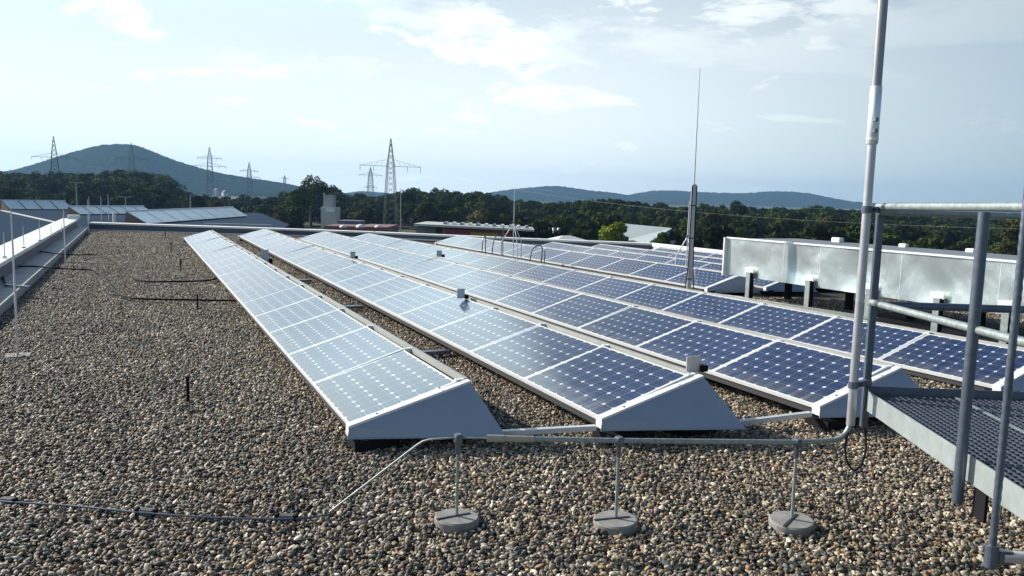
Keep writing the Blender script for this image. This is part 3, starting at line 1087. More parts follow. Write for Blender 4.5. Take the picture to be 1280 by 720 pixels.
# twisted rod and its fitting at the right-hand frame edge
q = on_z(1240, 688, 0.47)
q = at(1240, 688, 2.62)
root = empty('threaded_rod', (q.x, q.y, 0))
tag(root, 'upright twisted steel rod in a dark clamp, at the lower right beside the platform', 'steel rod')
g = MB()
ph, nseg, ntw = 0, 300, 18
vs, fs = [], []
zt0, zt1 = q.z - 0.02, 1.95
for i in range(nseg + 1):
    z = zt0 + (zt1 - zt0) * i / nseg
    for k in range(ntw):
        an = 2 * math.pi * k / ntw
        rr = 0.0122 + 0.0007 * math.cos(3 * an + z * 170)
        vs.append((rr * math.cos(an), rr * math.sin(an), z))
for i in range(nseg):
    for k in range(ntw):
        a_, b_ = i * ntw + k, i * ntw + (k + 1) % ntw
        fs.append((a_, b_, b_ + ntw, a_ + ntw))
g.add(vs, fs)
g.build('rod', GALV_DARK, root, smooth=True)
g = MB()
g.tube([(0, 0, q.z - 0.06), (0, 0, q.z + 0.02)], 0.021, 14)
g.box((0.035, -0.02, q.z - 0.02), (0.05, 0.03, 0.045), Matrix.Rotation(R(-28), 3, 'Z'))
g.build('clamp', GALV_DARK, root, bevel=0.003)
g = MB()
g.tube([Vector((0.03, -0.016, q.z - 0.02)), Vector((0.03, -0.016, q.z - 0.02)) + bd * 0.5], 0.021, 16)
g.build('pipe_stub', MAST, root, smooth=True)

# ------------------------------------------------------------------ cable and holders on the gravel, left foreground
pa = [on_z(x, y, 0.025) for x, y in ((-60, 622), (10, 626), (90, 631), (185, 640), (280, 646), (365, 647), (412, 642))]
g = MB()
g.tube(spline([p_ - Vector((0, 0, 0.006)) for p_ in pa], 5), 0.0055, 8)
tag(g.build('ground_wire', GALV_DARK, smooth=True), 'thin grey earthing wire lying on the gravel in the left foreground', 'wire')
for (px, py), lb in (((8, 626), 'dark wire holder at the left picture edge on the gravel'), ((183, 640), 'middle dark wire holder on the gravel in the left foreground'),
                     ((358, 647), 'rightmost dark wire holder where the bright rod meets the gravel')):
    p = on_z(px, py, 0.015)
    d_ = (on_z(px + 20, py + 1.5, 0.015) - p).normalized()
    root = empty('wire_holder', p)
    root.rotation_euler = (0, 0, math.atan2(d_.y, d_.x))
    tag(root, lb, 'wire holder', 'wire holders on the gravel')
    g = MB()
    g.prism([(-0.045, -0.028, -0.02), (0.045, -0.028, -0.02), (0.038, -0.016, 0.014), (-0.038, -0.016, 0.014)], (0, 0.044, 0))
    g.build('block', mat('holder_plastic', (0.06, 0.065, 0.07), 0.7), root, bevel=0.004)
    g = MB()
    g.box((-0.05, 0, 0.002), (0.016, 0.038, 0.034))
    g.box((0.05, 0, 0.002), (0.016, 0.038, 0.034))
    g.build('clip', BLACK, root, bevel=0.004)

# ------------------------------------------------------------------ lightning pins, pegs and hoses on the left
def lightning_pin(p, h, r, label, plate=True, group='thin lightning rods on the roof'):
    root = empty('lightning_rod', p)
    tag(root, label, 'lightning rod', group)
    g = MB()
    g.tube([(0, 0, 0), (0, 0, h * 0.55), (0, 0, h)], [r, r * 0.85, r * 0.5], 8)
    g.build('rod', ALU, root, smooth=True)
    g = MB()
    if plate:
        g.box((0, 0, 0.002), (0.22, 0.22, 0.02))
        g.build('base_slab', CONCRETE, root, bevel=0.005)
    else:
        g.box((0, 0, 0.01), (0.06, 0.06, 0.02))
        g.build('foot', GALV_DARK, root)
lightning_pin(Vector((-1.06, 8.92, 0)), 1.43, 0.011, 'thin rod on a flat slab at the left picture edge, nearest of the left rods')
lightning_pin(Vector((-1.32, 18.97, 0)), 1.28, 0.013, 'thin rod on the gravel beside the left ledge, halfway to the far corner')
p = on_z(111, 291, 0.02)
lightning_pin(p, 1.20, 0.016, 'thin rod near the far end of the left ledge')
for (px, py, tp), lb in (((6, 322, 290), 'nearest'), ((30, 310, 282), 'second'), ((50, 301, 276), 'third'), ((64, 296, 282), 'fourth'), ((77, 291, 279), 'farthest')):
    p = on_z(px, py, 0.44)
    t_ = (p - EYE).dot(fw)
    lightning_pin(p, (py - tp) * t_ / FPX, 0.008, lb + ' short pin on the bright coping of the left roof edge', False, 'short pins along the left coping')
for i, ((px, py), h) in enumerate((((247, 387), 0.20), ((226, 339), 0.24), ((214, 315), 0.24), ((235, 503), 0.20), ((207, 298), 0.22))):
    p = on_z(px, py, 0)
    g = MB()
    g.tube([(p.x, p.y, -0.02), (p.x, p.y, h)], 0.013, 8)
    g.tube([(p.x, p.y, h), (p.x, p.y, h + 0.012)], 0.020, 8)
    tag(g.build('marker_peg', BLACK, smooth=True), ['black peg in the gravel where the nearer hose passes', 'black peg in the gravel beside the far hose end', 'black peg in the gravel, fourth from the camera',
        'black peg nearest the camera, alone in the open gravel', 'smallest black peg near the far roof edge'][i], 'peg', 'black pegs in the open gravel')
def hose(pix, label):
    pts_ = [on_z(x, y, z + (0.034 if z < 0.06 else 0.0)) for x, y, z in pix]
    g = MB()
    g.tube(spline(pts_, 7), 0.0145, 8)
    tag(g.build('hose', BLACK, smooth=True), label, 'hose', 'black hoses crossing the gravel')
hose([(28, 312, 0.36), (40, 313, 0.19), (82, 318, 0.17), (108, 318.5, 0.05), (122, 319, 0.03), (141, 326, 0.025), (158, 340, 0.025), (170, 349, 0.02), (186, 352, 0.015), (205, 352, 0.02), (254, 351, 0.025), (272, 348, 0.02)],
     'farther black hose curving from the left coping across the gravel')
hose([(-40, 333, 0.19), (0, 333, 0.18), (44, 333, 0.17), (72, 335.5, 0.165), (90, 336.5, 0.05), (117, 338, 0.025), (129, 346, 0.025), (146, 365, 0.025), (163, 372, 0.02), (192, 374, 0.02), (245, 375, 0.025), (300, 376, 0.03)],
     'nearer black hose curving from the left ledge to the first panel row')
hose([(-20, 330, 0.36), (0, 340, 0.2), (5, 350, 0.165), (7, 357, 0.16)], 'short black hose end hanging over the left ledge at the picture edge')
a_, b_ = on_z(6, 356, 0.165), on_z(36, 358.5, 0.165)
g = MB(); g.bar(a_, b_, 0.05, 0.02)
tag(g.build('cover_strip', GALV), 'pale metal strip lying across the left ledge', 'metal strip')
a_, b_ = on_z(92, 327, 0.015), on_z(122, 328.5, 0.015)
g = MB(); g.bar(a_, b_, 0.05, 0.02)
tag(g.build('cover_strip', GALV), 'pale metal strip on gravel between the two hoses', 'metal strip')

# ------------------------------------------------------------------ rods and hoops between the fourth and fifth rows
def tripod_rod(x, y, htop, hapex, spread, label, r=0.012):
    root = empty('lightning_rod', (x, y, 0))
    tag(root, label, 'lightning rod', 'lightning rods on tripods between the panel rows')
    g = MB(); g.tube([(0, 0, 0), (0, 0, hapex), (0, 0, htop)], [r, r, r * 0.55], 8); g.build('rod', ALU, root, smooth=True)
    for k in range(3):
        an = 2 * math.pi * k / 3 + 0.4
        e = Vector((spread * math.cos(an), spread * math.sin(an), hapex * 0.55))
        g = MB(); g.tube([(0, 0, hapex), e, (e.x, e.y, 0)], r * 0.95, 8); g.build('leg', ALU, root, smooth=True)
    g = MB(); g.tube([(0, 0, hapex - 0.04), (0, 0, hapex + 0.03)], r * 2, 8); g.build('collar', GALV_DARK, root, smooth=True)
x, y = ground_xy(643, 19.0)
tripod_rod(x, y, 1.93, 1.06, 0.30, 'thin rod on tripod legs in the middle, behind the fourth panel row')
x, y = ground_xy(862, 16.2)
tripod_rod(x, y, 1.70, 0.96, 0.22, 'thin rod on tripod legs just left of the antenna mast', 0.014)
def hoop(px0, px1, t, top, label):
    x0, y0 = ground_xy(px0, t); x1, y1 = ground_xy(px1, t + 0.15)
    g = MB()
    g.tube(spline([(x0, y0, 0), (x0, y0, top * 0.55), (x0 * 0.72 + x1 * 0.28, y0 * 0.72 + y1 * 0.28, top * 0.96), (x1, y1, top), (x1, y1, top * 0.5), (x1, y1, 0)], 5), 0.014, 8)
    tag(g.build('conduit_hoop', GALV_DARK, smooth=True), label, 'conduit', 'bent conduits between the panel rows')
hoop(604, 608, 20.2, 0.62, 'leftmost of the bent grey conduits left of the middle tripod rod')
hoop(617, 628, 19.8, 0.68, 'bent grey conduit just left of the middle tripod rod')
hoop(665, 679, 17.8, 0.56, 'squarish bent grey conduit right of the middle tripod rod')
for px, t, h, lb in ((630, 19.4, 0.95, 'bare upright stub left of the middle tripod rod'), (683, 17.6, 0.50, 'short upright stub right of the squarish conduit')):
    x, y = ground_xy(px, t)
    g = MB(); g.tube([(x, y, 0), (x, y, h)], 0.012, 8)
    tag(g.build('upright_stub', GALV_DARK, smooth=True), lb, 'metal stub')

# slim antenna mast with whip
x, y = ground_xy(866.5, 13.3)
root = empty('antenna_mast', (x, y, 0))
tag(root, 'slim grey antenna mast with a long whip rising high into the sky', 'antenna')
g = MB(); g.tube([(0, 0, 0), (0, 0, 1.97)], 0.042, 16); g.build('tube', MAST, root, smooth=True)
g = MB(); g.tube([(0, 0, 1.95), (0, 0, 2.6), (0, 0, 3.9)], [0.014, 0.011, 0.006], 8); g.build('whip', ALU, root, smooth=True)
for s in (-1, 1):
    g = MB(); g.tube(spline([(s * 0.047, -0.02, 1.95), (s * 0.05, -0.02, 1.2), (s * 0.055, -0.02, 0.55), (s * 0.10, -0.02, 0.15), (s * 0.14, -0.02, 0.02)], 5), 0.009, 8)
    g.build('cable', BLACK, root, smooth=True)
g = MB()
for z in (0.35, 1.05, 1.6):
    g.tube([(0, 0, z), (0, 0, z + 0.02)], 0.047, 16)
g.build('strap', DARK, root, smooth=True)
g = MB(); g.box((0, 0, 0.02), (0.4, 0.4, 0.08)); g.build('foot', CONCRETE, root, bevel=0.01)

# ------------------------------------------------------------------ metal duct on legs
def duct_material():
    m = bpy.data.materials.new('galvanised_duct_sheet')
    m.use_nodes = True
    t = m.node_tree
    nn, lk = t.nodes.new, t.links.new
    b = t.nodes['Principled BSDF']
    b.inputs['Metallic'].default_value = 0.8
    co = nn('ShaderNodeTexCoord')
    n = nn('ShaderNodeTexNoise'); n.inputs['Scale'].default_value = 3.0; n.inputs['Detail'].default_value = 8; n.inputs['Roughness'].default_value = 0.7
    lk(co.outputs['Object'], n.inputs['Vector'])
    r = nn('ShaderNodeValToRGB')
    r.color_ramp.elements[0].color = (0.68, 0.74, 0.72, 1); r.color_ramp.elements[0].position = 0.3
    r.color_ramp.elements[1].color = (0.90, 0.95, 0.93, 1); r.color_ramp.elements[1].position = 0.7
    lk(n.outputs['Fac'], r.inputs[0]); lk(r.outputs[0], b.inputs['Base Color'])
    mr = nn('ShaderNodeMapRange'); mr.inputs['To Min'].default_value = 0.16; mr.inputs['To Max'].default_value = 0.34
    lk(n.outputs['Fac'], mr.inputs['Value']); lk(mr.outputs[0], b.inputs['Roughness'])
    n2 = nn('ShaderNodeTexNoise'); n2.inputs['Scale'].default_value = 1.2; n2.inputs['Detail'].default_value = 2.2; n2.inputs['Distortion'].default_value = 0.8
    lk(co.outputs['Object'], n2.inputs['Vector'])
    bp = nn('ShaderNodeBump'); bp.inputs['Strength'].default_value = 0.42; bp.inputs['Distance'].default_value = 0.05
    lk(n2.outputs['Fac'], bp.inputs['Height']); lk(bp.outputs[0], b.inputs['Normal'])
    return m
DUCT = duct_material()
DX, D_Y0, D_Y1, D_Z0, D_Z1 = 9.55, 1.2, 10.95, 0.40, 1.045
duct = empty('ventilation_duct', (DX, D_Y1, 0))
tag(duct, 'long rectangular galvanised ventilation duct on dark legs behind the railing', 'duct')
seams = []
for px in (979, 1025, 1127, 1252, 1345):
    d_ = ray(px, 330)
    seams.append(d_.y * DX / d_.x)
seams = [v for v in seams if v > D_Y0 + 0.3] + [D_Y0]
y = D_Y1
for k, y2 in enumerate(seams):
    g = MB()
    # dented sheet: a grid with shallow bulges
    nu, nv = 16, 8
    r_ = random.Random(90 + k)
    cu, cv, am = r_.uniform(.3, .7), r_.uniform(.3, .7), r_.choice((-1, 1, -1)) * r_.uniform(0.010, 0.022)
    fold = r_.uniform(-0.4, 0.4)
    vs = []
    for i in range(nu + 1):
        for j in range(nv + 1):
            u, v = i / nu, j / nv
            e = (math.sin(math.pi * u) * math.sin(math.pi * v)) ** 0.6
            bu = am * e * math.exp(-((u - cu) ** 2 + (v - cv) ** 2) * 3)
            bu += 0.008 * e * math.sin(5 * u + 4 * v * fold + k) - 0.006 * max(0, 1 - abs(u - cu + fold * (v - .5)) * 9) * e
            vs.append((-bu, (y + (y2 - y) * u) - D_Y1, D_Z0 + (D_Z1 - D_Z0) * v))
    fs = [(i * (nv + 1) + j, (i + 1) * (nv + 1) + j, (i + 1) * (nv + 1) + j + 1, i * (nv + 1) + j + 1) for i in range(nu) for j in range(nv)]
    g.add(vs, fs)
    o = g.build('side_sheet', DUCT, duct, smooth=True)
    g = MB()
    g.box((0.004, y2 - D_Y1, (D_Z0 + D_Z1) / 2), (0.012, 0.010, D_Z1 - D_Z0 + 0.01))
    g.build('flange', ALU, duct)
    y = y2
g = MB()
g.box((0.52, (D_Y0 + D_Y1) / 2 - D_Y1, (D_Z0 + D_Z1) / 2), (0.96, D_Y1 - D_Y0 - 0.01, D_Z1 - D_Z0 - 0.01))
g.build('casing', GALV_DARK, duct)
g = MB()
g.box((0.0, (D_Y0 + D_Y1) / 2 - D_Y1, D_Z1 + 0.012), (0.05, D_Y1 - D_Y0, 0.024))
g.build('edge_strip', ALU_FRAME, duct)
g = MB()
g.box((0.53, (D_Y0 + D_Y1 - 0.6) / 2 - D_Y1, D_Z1 + 0.015), (1.0, D_Y1 - D_Y0 - 0.6, 0.03))
g.build('top_sheet', mat('duct_top_sheet', (0.20, 0.22, 0.25), 0.6, 0.2, noise=(2, 0.1)), duct)
g = MB()
g.box((-0.02, 0.01, (D_Z0 + D_Z1) / 2), (0.10, 0.03, D_Z1 - D_Z0 + 0.03))
g.build('end_flange', ALU_FRAME, duct)
LEGS = [(936, 'a'), (1011, 'b'), (1088, 'c'), (1174, 'd'), (1262, 'e')]
for px, _ in LEGS:
    d_ = ray(px, 360)
    t_ = (DX - 0.06) / d_.x
    yy = d_.y * t_ - D_Y1
    g = MB()
    g.box((-0.092, yy, 0.24), (0.012, 0.09, 0.52))
    lg = g.build('leg', GALV, duct)
    g = MB()
    g.box((-0.045, yy - 0.039, 0.24), (0.082, 0.012, 0.52))
    g.build('shaded_web', BLACK, lg)  # shaded side of the leg, its darkness put into the colour
    g = MB()
    g.box((-0.045, yy + 0.03, 0.53), (0.012, 0.19, 0.09))
    g.build('bracket_plate', WHITE, lg)
    g = MB()
    g.box((0.85, yy, 0.20), (0.09, 0.09, 0.44))
    g.build('leg', BLACK, duct)
for px, s in ((1047, 0.11), (1130, 0.08), (1215, 0.08)):
    d_ = ray(px, 300)
    t_ = (DX + 0.85) / d_.x
    g = MB()
    g.box((DX + 0.85, d_.y * t_, D_Z1 + 0.03 + s * 0.35), (s, s * 1.6, s * 0.7))
    tag(g.build('cover_box', WHITE, bevel=0.01), {1047: 'white box on the duct top, left of the mast', 1130: 'small white box on the duct top just right of the mast', 1215: 'white box on the duct top beside the second railing post'}[px], 'box', 'white boxes on the duct top')
g = MB()  # black sheet added to darken the gravel like deep shade under the duct
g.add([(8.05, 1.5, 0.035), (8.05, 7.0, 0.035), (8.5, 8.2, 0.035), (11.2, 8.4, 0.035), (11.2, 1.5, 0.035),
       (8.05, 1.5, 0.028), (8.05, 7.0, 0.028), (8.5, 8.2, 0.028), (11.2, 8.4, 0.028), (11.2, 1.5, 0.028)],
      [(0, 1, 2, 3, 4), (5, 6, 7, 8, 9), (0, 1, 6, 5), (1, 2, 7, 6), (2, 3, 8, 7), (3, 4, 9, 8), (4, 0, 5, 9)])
tag(g.build('shade_sheet', BLACK), 'black sheet added for the shade on the gravel under the right part of the duct', 'shade sheet')
g = MB()
g.bar((9.0, 10.6, 0.10), (9.4, 7.6, 0.10), 0.06, 0.04)
tag(g.build('cable_tray', GALV), 'pale cable tray strip lying before the first two duct legs', 'cable tray')

# ================================================================== BEYOND THE ROOF
# hall with dark blue roof on the left
g = MB()
HP = [(-40, 20), (-30, 100), (14, 100), (11.5, 66), (6.0, 42.5), (-3.2, 40.0), (-3.3, 20)]
g.prism([(x, y, -1.0) for x, y in HP], (0, 0, -6.2))
hall = g.build('industrial_hall', HALL_ROOF)
tag(hall, 'low industrial hall with wide dark blue grey roof left of our roof edge', 'hall')
g = MB()
a_, b_ = on_z(2, 263, -0.97), on_z(84, 281, -0.97)
g.bar(a_, b_, 0.25, 0.06)
g.build('roof_seam', GREY_ROOF, hall)
g = MB()
a_, b_ = on_z(340, 281.5, -0.97), on_z(255, 279.5, -0.97)
g.bar(a_, b_, 0.25, 0.08)
g.build('roof_seam', GREY_ROOF, hall)
def rooflight(pl_, pr_, h, dep, n, label):
    a_, b_ = on_z(*pl_, -0.99), on_z(*pr_, -0.99)
    u = (b_ - a_); ln = u.length; u.normalize()
    root = empty('rooflight', a_)
    root.rotation_euler = (0, 0, math.atan2(u.y, u.x))
    tag(root, label, 'rooflight', 'sloping rooflights on the blue hall roof')
    for k in range(n):
        x0, x1 = ln * k / n + 0.09, ln * (k + 1) / n - 0.09
        g = MB()
        g.prism([(x0, 0.0, 0.10), (x0, dep, h), (x0, dep, h - 0.06), (x0, 0.06, 0.08)], (x1 - x0, 0, 0))
        g.build('pane', ROOFLIGHT, root)
    g = MB()
    g.prism([(0, 0.03, 0), (0, dep + 0.03, h - 0.08), (0, dep * 1.1, 0)], (ln, 0, 0))
    g.build('gable', BROWN, root)
    g = MB()
    g.box((ln / 2, dep + 0.02, h + 0.01), (ln + 0.1, 0.12, 0.10))
    g.build('ridge_cap', WHITE, root)
rooflight((12, 262.5), (92, 262.5), 1.0, 1.7, 4, 'leftmost sloping white rooflight with brown gable on the blue roof')
rooflight((100, 269), (193, 267.5), 0.8, 1.4, 6, 'middle sloping white rooflight on the blue roof')
rooflight((184, 281), (310, 271), 0.95, 1.5, 8, 'rightmost and longest white rooflight on the blue roof, below the hill')
for (px, py, tp), lb in (((112, 276, 246), 'thin rod on the blue hall roof left of the middle rooflight'), ((127, 276, 245), 'thin rod on the blue hall roof, left one of the close pair'),
                         ((136, 276, 243), 'thin rod on the blue hall roof, right one of the close pair')):
    p = on_z(px, py, -1.0); t_ = (p - EYE).dot(fw)
    lightning_pin(p, (py - tp) * t_ / FPX, 0.03, lb, False, 'thin rods on the hall roof')
p = on_z(143, 278, -1.0)
g = MB(); g.tube([(p.x, p.y, -1), (p.x, p.y, -0.25)], 0.12, 10)
tag(g.build('vent_pipe', WHITE, smooth=True), 'short white vent pipe on the blue hall roof', 'vent pipe')

def box_between(pl_, pr_, top, bot, t, dep, m, name, parent=None):
    a_, b_ = at(pl_, top, t), at(pr_, top, t)
    zb = at((pl_ + pr_) / 2, bot, t).z
    u = (b_ - a_); u.z = 0; ln = u.length; u.normalize()
    v = Vector((-u.y, u.x, 0))
    g = MB()
    zt_ = (a_.z + b_.z) / 2
    g.prism([(a_.x, a_.y, zb), (b_.x, b_.y, zb), (b_.x + v.x * dep, b_.y + v.y * dep, zb), (a_.x + v.x * dep, a_.y + v.y * dep, zb)], (0, 0, zt_ - zb))
    return g.build(name, m, parent)

# pale block tower
tw = empty('tower_block', (0, 0, 0))
tag(tw, 'pale grey stepped tower block rising in front of the trees', 'tower')
box_between(401, 420, 259, 300, 120, 3.0, mat('tower_lower', (0.50, 0.49, 0.47), 0.8, noise=(0.5, 0.08)), 'lower_block', tw)
box_between(404, 416, 244, 258.9, 121, 2.0, mat('tower_upper', (0.36, 0.37, 0.37), 0.8, noise=(0.6, 0.1)), 'upper_block', tw)
box_between(404, 405.5, 241, 244.2, 121, 0.3, GREY_ROOF, 'chimney', tw)
box_between(407, 418, 260.5, 265, 119.9, 0.12, WHITE, 'sign_panel', tw)

# low buildings in the middle
lb_ = empty('low_building', (0, 0, 0))
tag(lb_, 'low dull red roof with small white domes right of the tower block', 'building')
box_between(405, 484, 283, 302, 105, 10, DULL_RED, 'roof', lb_)
box_between(422, 450, 276, 283, 112, 4, mat('slate_blue', (0.09, 0.11, 0.16), 0.7), 'upper_storey', lb_)
for px, r_ in ((429, 0.5), (451, 0.65), (473, 0.5)):
    p = at(px, 284, 104)
    g = MB()
    n = 14
    prof = [(r_ * math.cos(a_), r_ * 0.62 * math.sin(a_)) for a_ in (0, .4, .8, 1.2, 1.5)]
    vs = [(p.x + rr * math.cos(2 * math.pi * k / n), p.y + rr * math.sin(2 * math.pi * k / n), p.z + zz_) for rr, zz_ in prof for k in range(n)]
    fs = [(i * n + k, i * n + (k + 1) % n, (i + 1) * n + (k + 1) % n, (i + 1) * n + k) for i in range(4) for k in range(n)]
    g.add(vs, fs + [tuple(range(4 * n, 5 * n))])
    g.build('dome', WHITE, lb_, smooth=True)

rh = empty('red_hall', (0, 0, 0))
tag(rh, 'red walled hall with pale roof and a line of rooflights behind the panels', 'hall')
box_between(556, 640, 287.4, 312, 96, 12, RED, 'wall', rh)
box_between(588, 622, 291.0, 295, 95.9, 0.08, YELLOW, 'yellow_band', rh)
def slab(pl_, pr_, pyl, pyr, t, dep, rise, th, m, name, parent):
    a_, b_ = at(pl_, pyl, t), at(pr_, pyr, t)
    u = (b_ - a_); uh = Vector((u.x, u.y, 0)).normalized(); v = Vector((-uh.y, uh.x, 0)) * dep + Vector((0, 0, rise))
    g = MB(); g.prism([a_, b_, b_ + v, a_ + v], (0, 0, -th))
    return g.build(name, m, parent), a_, b_, v
_, a_, b_, v_ = slab(517, 668, 279.5, 287.0, 95, 14, -0.15, 0.25, GREY_ROOF, 'roof', rh)
for k in range(11):
    q_ = a_.lerp(b_, 0.22 + 0.07 * k) + v_ * 0.25
    g = MB()
    g.prism([(q_.x, q_.y, q_.z), (q_.x + 0.6, q_.y - 0.1, q_.z), (q_.x + 0.45, q_.y - 0.08, q_.z + 0.32), (q_.x + 0.15, q_.y, q_.z + 0.32)], (v_.x * 0.2, v_.y * 0.2, v_.z * 0.2))
    g.build('rooflight', ROOFLIGHT if k % 2 else GALV, rh)
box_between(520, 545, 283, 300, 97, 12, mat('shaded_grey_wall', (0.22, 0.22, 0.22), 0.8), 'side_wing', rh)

gh = empty('gable_hall', (0, 0, 0))
tag(gh, 'hall with large pale grey roof and white gable behind the bright tree', 'hall')
t_ = 100
A = at(778, 301, t_); B = at(812, 302, t_ - 6)
Cc = at(840, 285, t_ + 12); Dd = at(781, 279.5, t_ + 14)
zl = at(800, 300, t_).z
g = MB()
g.add([A, B, Cc, Dd, A - Vector((0, 0, .2)), B - Vector((0, 0, .2)), Cc - Vector((0, 0, .2)), Dd - Vector((0, 0, .2))], [(0, 1, 2, 3), (4, 5, 6, 7), (0, 1, 5, 4), (1, 2, 6, 5), (2, 3, 7, 6), (3, 0, 4, 7)])
g.build('roof', PALE_ROOF, gh)
E_ = at(843, 302, t_ + 20)
g = MB()
g.add([B - Vector((0, 0, .25)), Cc - Vector((0, 0, .25)), (E_.x, E_.y, E_.z), (E_.x, E_.y, TERRAIN_Z), (B.x, B.y, TERRAIN_Z)], [(0, 1, 2, 3, 4)])
back = Dd + Vector((0, 0, -3))
g.add([(A.x, A.y, A.z - .3), (B.x, B.y, B.z - .3), (B.x, B.y, TERRAIN_Z), (A.x, A.y, TERRAIN_Z)], [(0, 1, 2, 3)])
g.build('wall', mat('white_gable', (0.62, 0.65, 0.66), 0.7), gh)
box_between(776, 786, 296, 306, 97, 2.5, DARK, 'porch', gh)

lh = empty('low_shed', (0, 0, 0))
tag(lh, 'low pale shed with small white objects on top, right of the red hall', 'shed')
box_between(660, 705, 291, 306, 110, 8, DULL_RED, 'wall', lh)
box_between(640, 666, 287, 290.8, 108, 8, GREY_ROOF, 'roof', lh)
p = at(692, 291, 110)
for dx in (-0.9, 0, 0.8):
    g = MB(); g.box((p.x + dx, p.y, p.z + 0.35), (0.35, 0.35, 0.7)); g.build('vent', WHITE, lh)
hs = empty('roof_hood', (0, 0, 0))
hs.location = at(708, 299, 36)
tag(hs, 'small white hipped hood just beyond the far roof edge', 'roof hood')
g = MB()
g.add([(-0.9, -0.6, -0.05), (0.9, -0.6, -0.05), (0.9, 0.6, -0.05), (-0.9, 0.6, -0.05), (-0.2, 0, 0.17), (0.2, 0, 0.17)], [(0, 1, 5, 4), (1, 2, 5), (2, 3, 4, 5), (3, 0, 4), (3, 2, 1, 0)])
g.build('hood', WHITE, hs)
g = MB(); g.box((0, 0, -3.2), (1.5, 1.0, 6.3)); g.build('shaft', GREY_ROOF, hs)

# white houses at the foot of the hill
for i, (px, py, t) in enumerate(((326, 245, 900), (281, 240.5, 980), (270, 238, 1010))):
    p = at(px, py, t)
    z0 = p.z - 6
    hroot = empty('house', (p.x, p.y, z0))
    hroot.rotation_euler = (0, 0, R(-10 + 25 * i))
    tag(hroot, ['largest pale house at the hill foot, right of the rightmost left pylon', 'tiny pale house at the hill foot, right of the third pylon', 'tiny pale house with steep roof near the third pylon'][i], 'house', 'pale houses at the hill foot')
    g = MB(); g.box((0, 0, 2), (6, 6, 8)); g.build('wall', GREY_ROOF, hroot)
    g = MB(); g.prism([(-3.3, -3.3, 6), (3.3, -3.3, 6), (0, -3.3, 8.6)], (0, 6.6, 0)); g.build('roof', DULL_RED, hroot)

# ------------------------------------------------------------------ pylons
def lattice(g, w0, w1, z0, z1, n, r):
    """four legs with X bracing between z0 and z1"""
    def cor(z):
        w = w0 + (w1 - w0) * (z - z0) / (z1 - z0)
        return [Vector((sx * w / 2, sy * w / 2, z)) for sx, sy in ((-1, -1), (1, -1), (1, 1), (-1, 1))]
    zs = [z0 + (z1 - z0) * (1 - (1 - i / n) ** 1.15) for i in range(n + 1)]
    for i in range(n):
        a_, b_ = cor(zs[i]), cor(zs[i + 1])
        for k in range(4):
            g.bar(a_[k], b_[k], r * 1.5)
            g.bar(a_[k], b_[(k + 1) % 4], r)
            g.bar(a_[(k + 1) % 4], b_[k], r)
def pylon(px, top, t, arms, label, w0=2.6, w1=0.5, rot=0.0, thick=0.10, ins=True):
    x, y = ground_xy(px, t)
    zt_ = at(px, top, t).z
    root = empty('power_pylon', (x, y, TERRAIN_Z), rot)
    tag(root, label, 'power pylon', 'lattice power pylons')
    H_ = zt_ - TERRAIN_Z
    za = at(px, arms[0][0], t).z - TERRAIN_Z
    g = MB()
    lattice(g, w0, w1 * 1.7, 0, za, 11, thick)
    lattice(g, w1 * 1.7, 0.12, za, H_, 5, thick)
    g.build('tower', PYLON, root)
    for py, half in arms:
        z = at(px, py, t).z - TERRAIN_Z
        for s in (-1, 1):
            g = MB()
            tip = Vector((s * half, 0, z))
            for sy in (-0.4, 0.4):
                g.bar((s * 0.3, sy * w1, z), tip, thick * 1.3)
            g.bar((s * 0.2, 0, z + half * 0.23), tip, thick)
            for k in range(1, 6):
                xk = s * half * k / 6
                g.bar((xk, 0, z), (xk - s * half / 12, 0, z + half * 0.23 * (1 - k / 6)), thick * 0.7)
            arm = g.build('cross_arm', PYLON, root)
            if ins:
                for xk in (0.98, 0.55):
                    gi_ = MB()
                    gi_.tube([(s * half * xk, 0, z), (s * half * xk, 0, z - 1.2)], thick * 0.9, 6)
                    gi_.build('insulator', DARK, arm)
    return root, x, y
pylon(488, 174, 180, [(208, 7.1)], 'nearest and tallest lattice pylon, in the middle before the trees', 3.1, 0.9, R(-5), 0.055)
pylon(70, 171, 400, [(197, 10.0)], 'leftmost lattice pylon, with one wide cross arm against the sky', 5, 1.6, R(0), 0.12)
pylon(166, 179, 460, [(199, 8.6)], 'dark lattice pylon standing in front of the hill top', 5, 1.5, R(0), 0.13)
pylon(263, 184, 520, [(198, 7.8), (208, 10.5)], 'lattice pylon with two cross arms on the right slope of the hill', 5, 1.5, R(0), 0.13)
pylon(312, 203, 680, [(214, 7.6), (222, 9)], 'smaller lattice pylon right of the hill, beside the white house', 5, 1.6, R(0), 0.16)
pylon(463, 209, 620, [(219, 9.4), (234, 5)], 'faint small lattice pylon just left of the nearest pylon', 6, 1.6, R(0), 0.14)
pylon(356, 219, 1000, [(223, 5)], 'tiny far pylon above the trees, left of the tall dark tree', 5, 1.4, R(0), 0.2, False)

def wire(a_, b_, sag, r, label, n=24):
    g = MB()
    pts_ = []
    for i in range(n + 1):
        s = i / n
        q_ = a_.lerp(b_, s)
        q_.z -= sag * 4 * s * (1 - s)
        pts_.append(q_)
    g.tube(pts_, r, 5)
    tag(g.build('power_line', COPPER_GREEN), label, 'power line', 'overhead power lines')
arm_r = at(525, 211, 179)
wire(arm_r, at(1500, 290, 72), 3.2, 0.007, 'lower pale overhead line crossing the dark trees on the right')
wire(at(506, 212, 181), at(1500, 268, 76), 2.6, 0.004, 'upper faint overhead line running right from the nearest pylon')
wire(at(58, 199, 400), at(463, 214, 620), 9, 0.03, 'faint overhead line between the leftmost and the middle pylons')
wire(at(263, 198, 520), at(320, 214, 680), 5, 0.03, 'faint overhead line between the two pylons right of the hill')

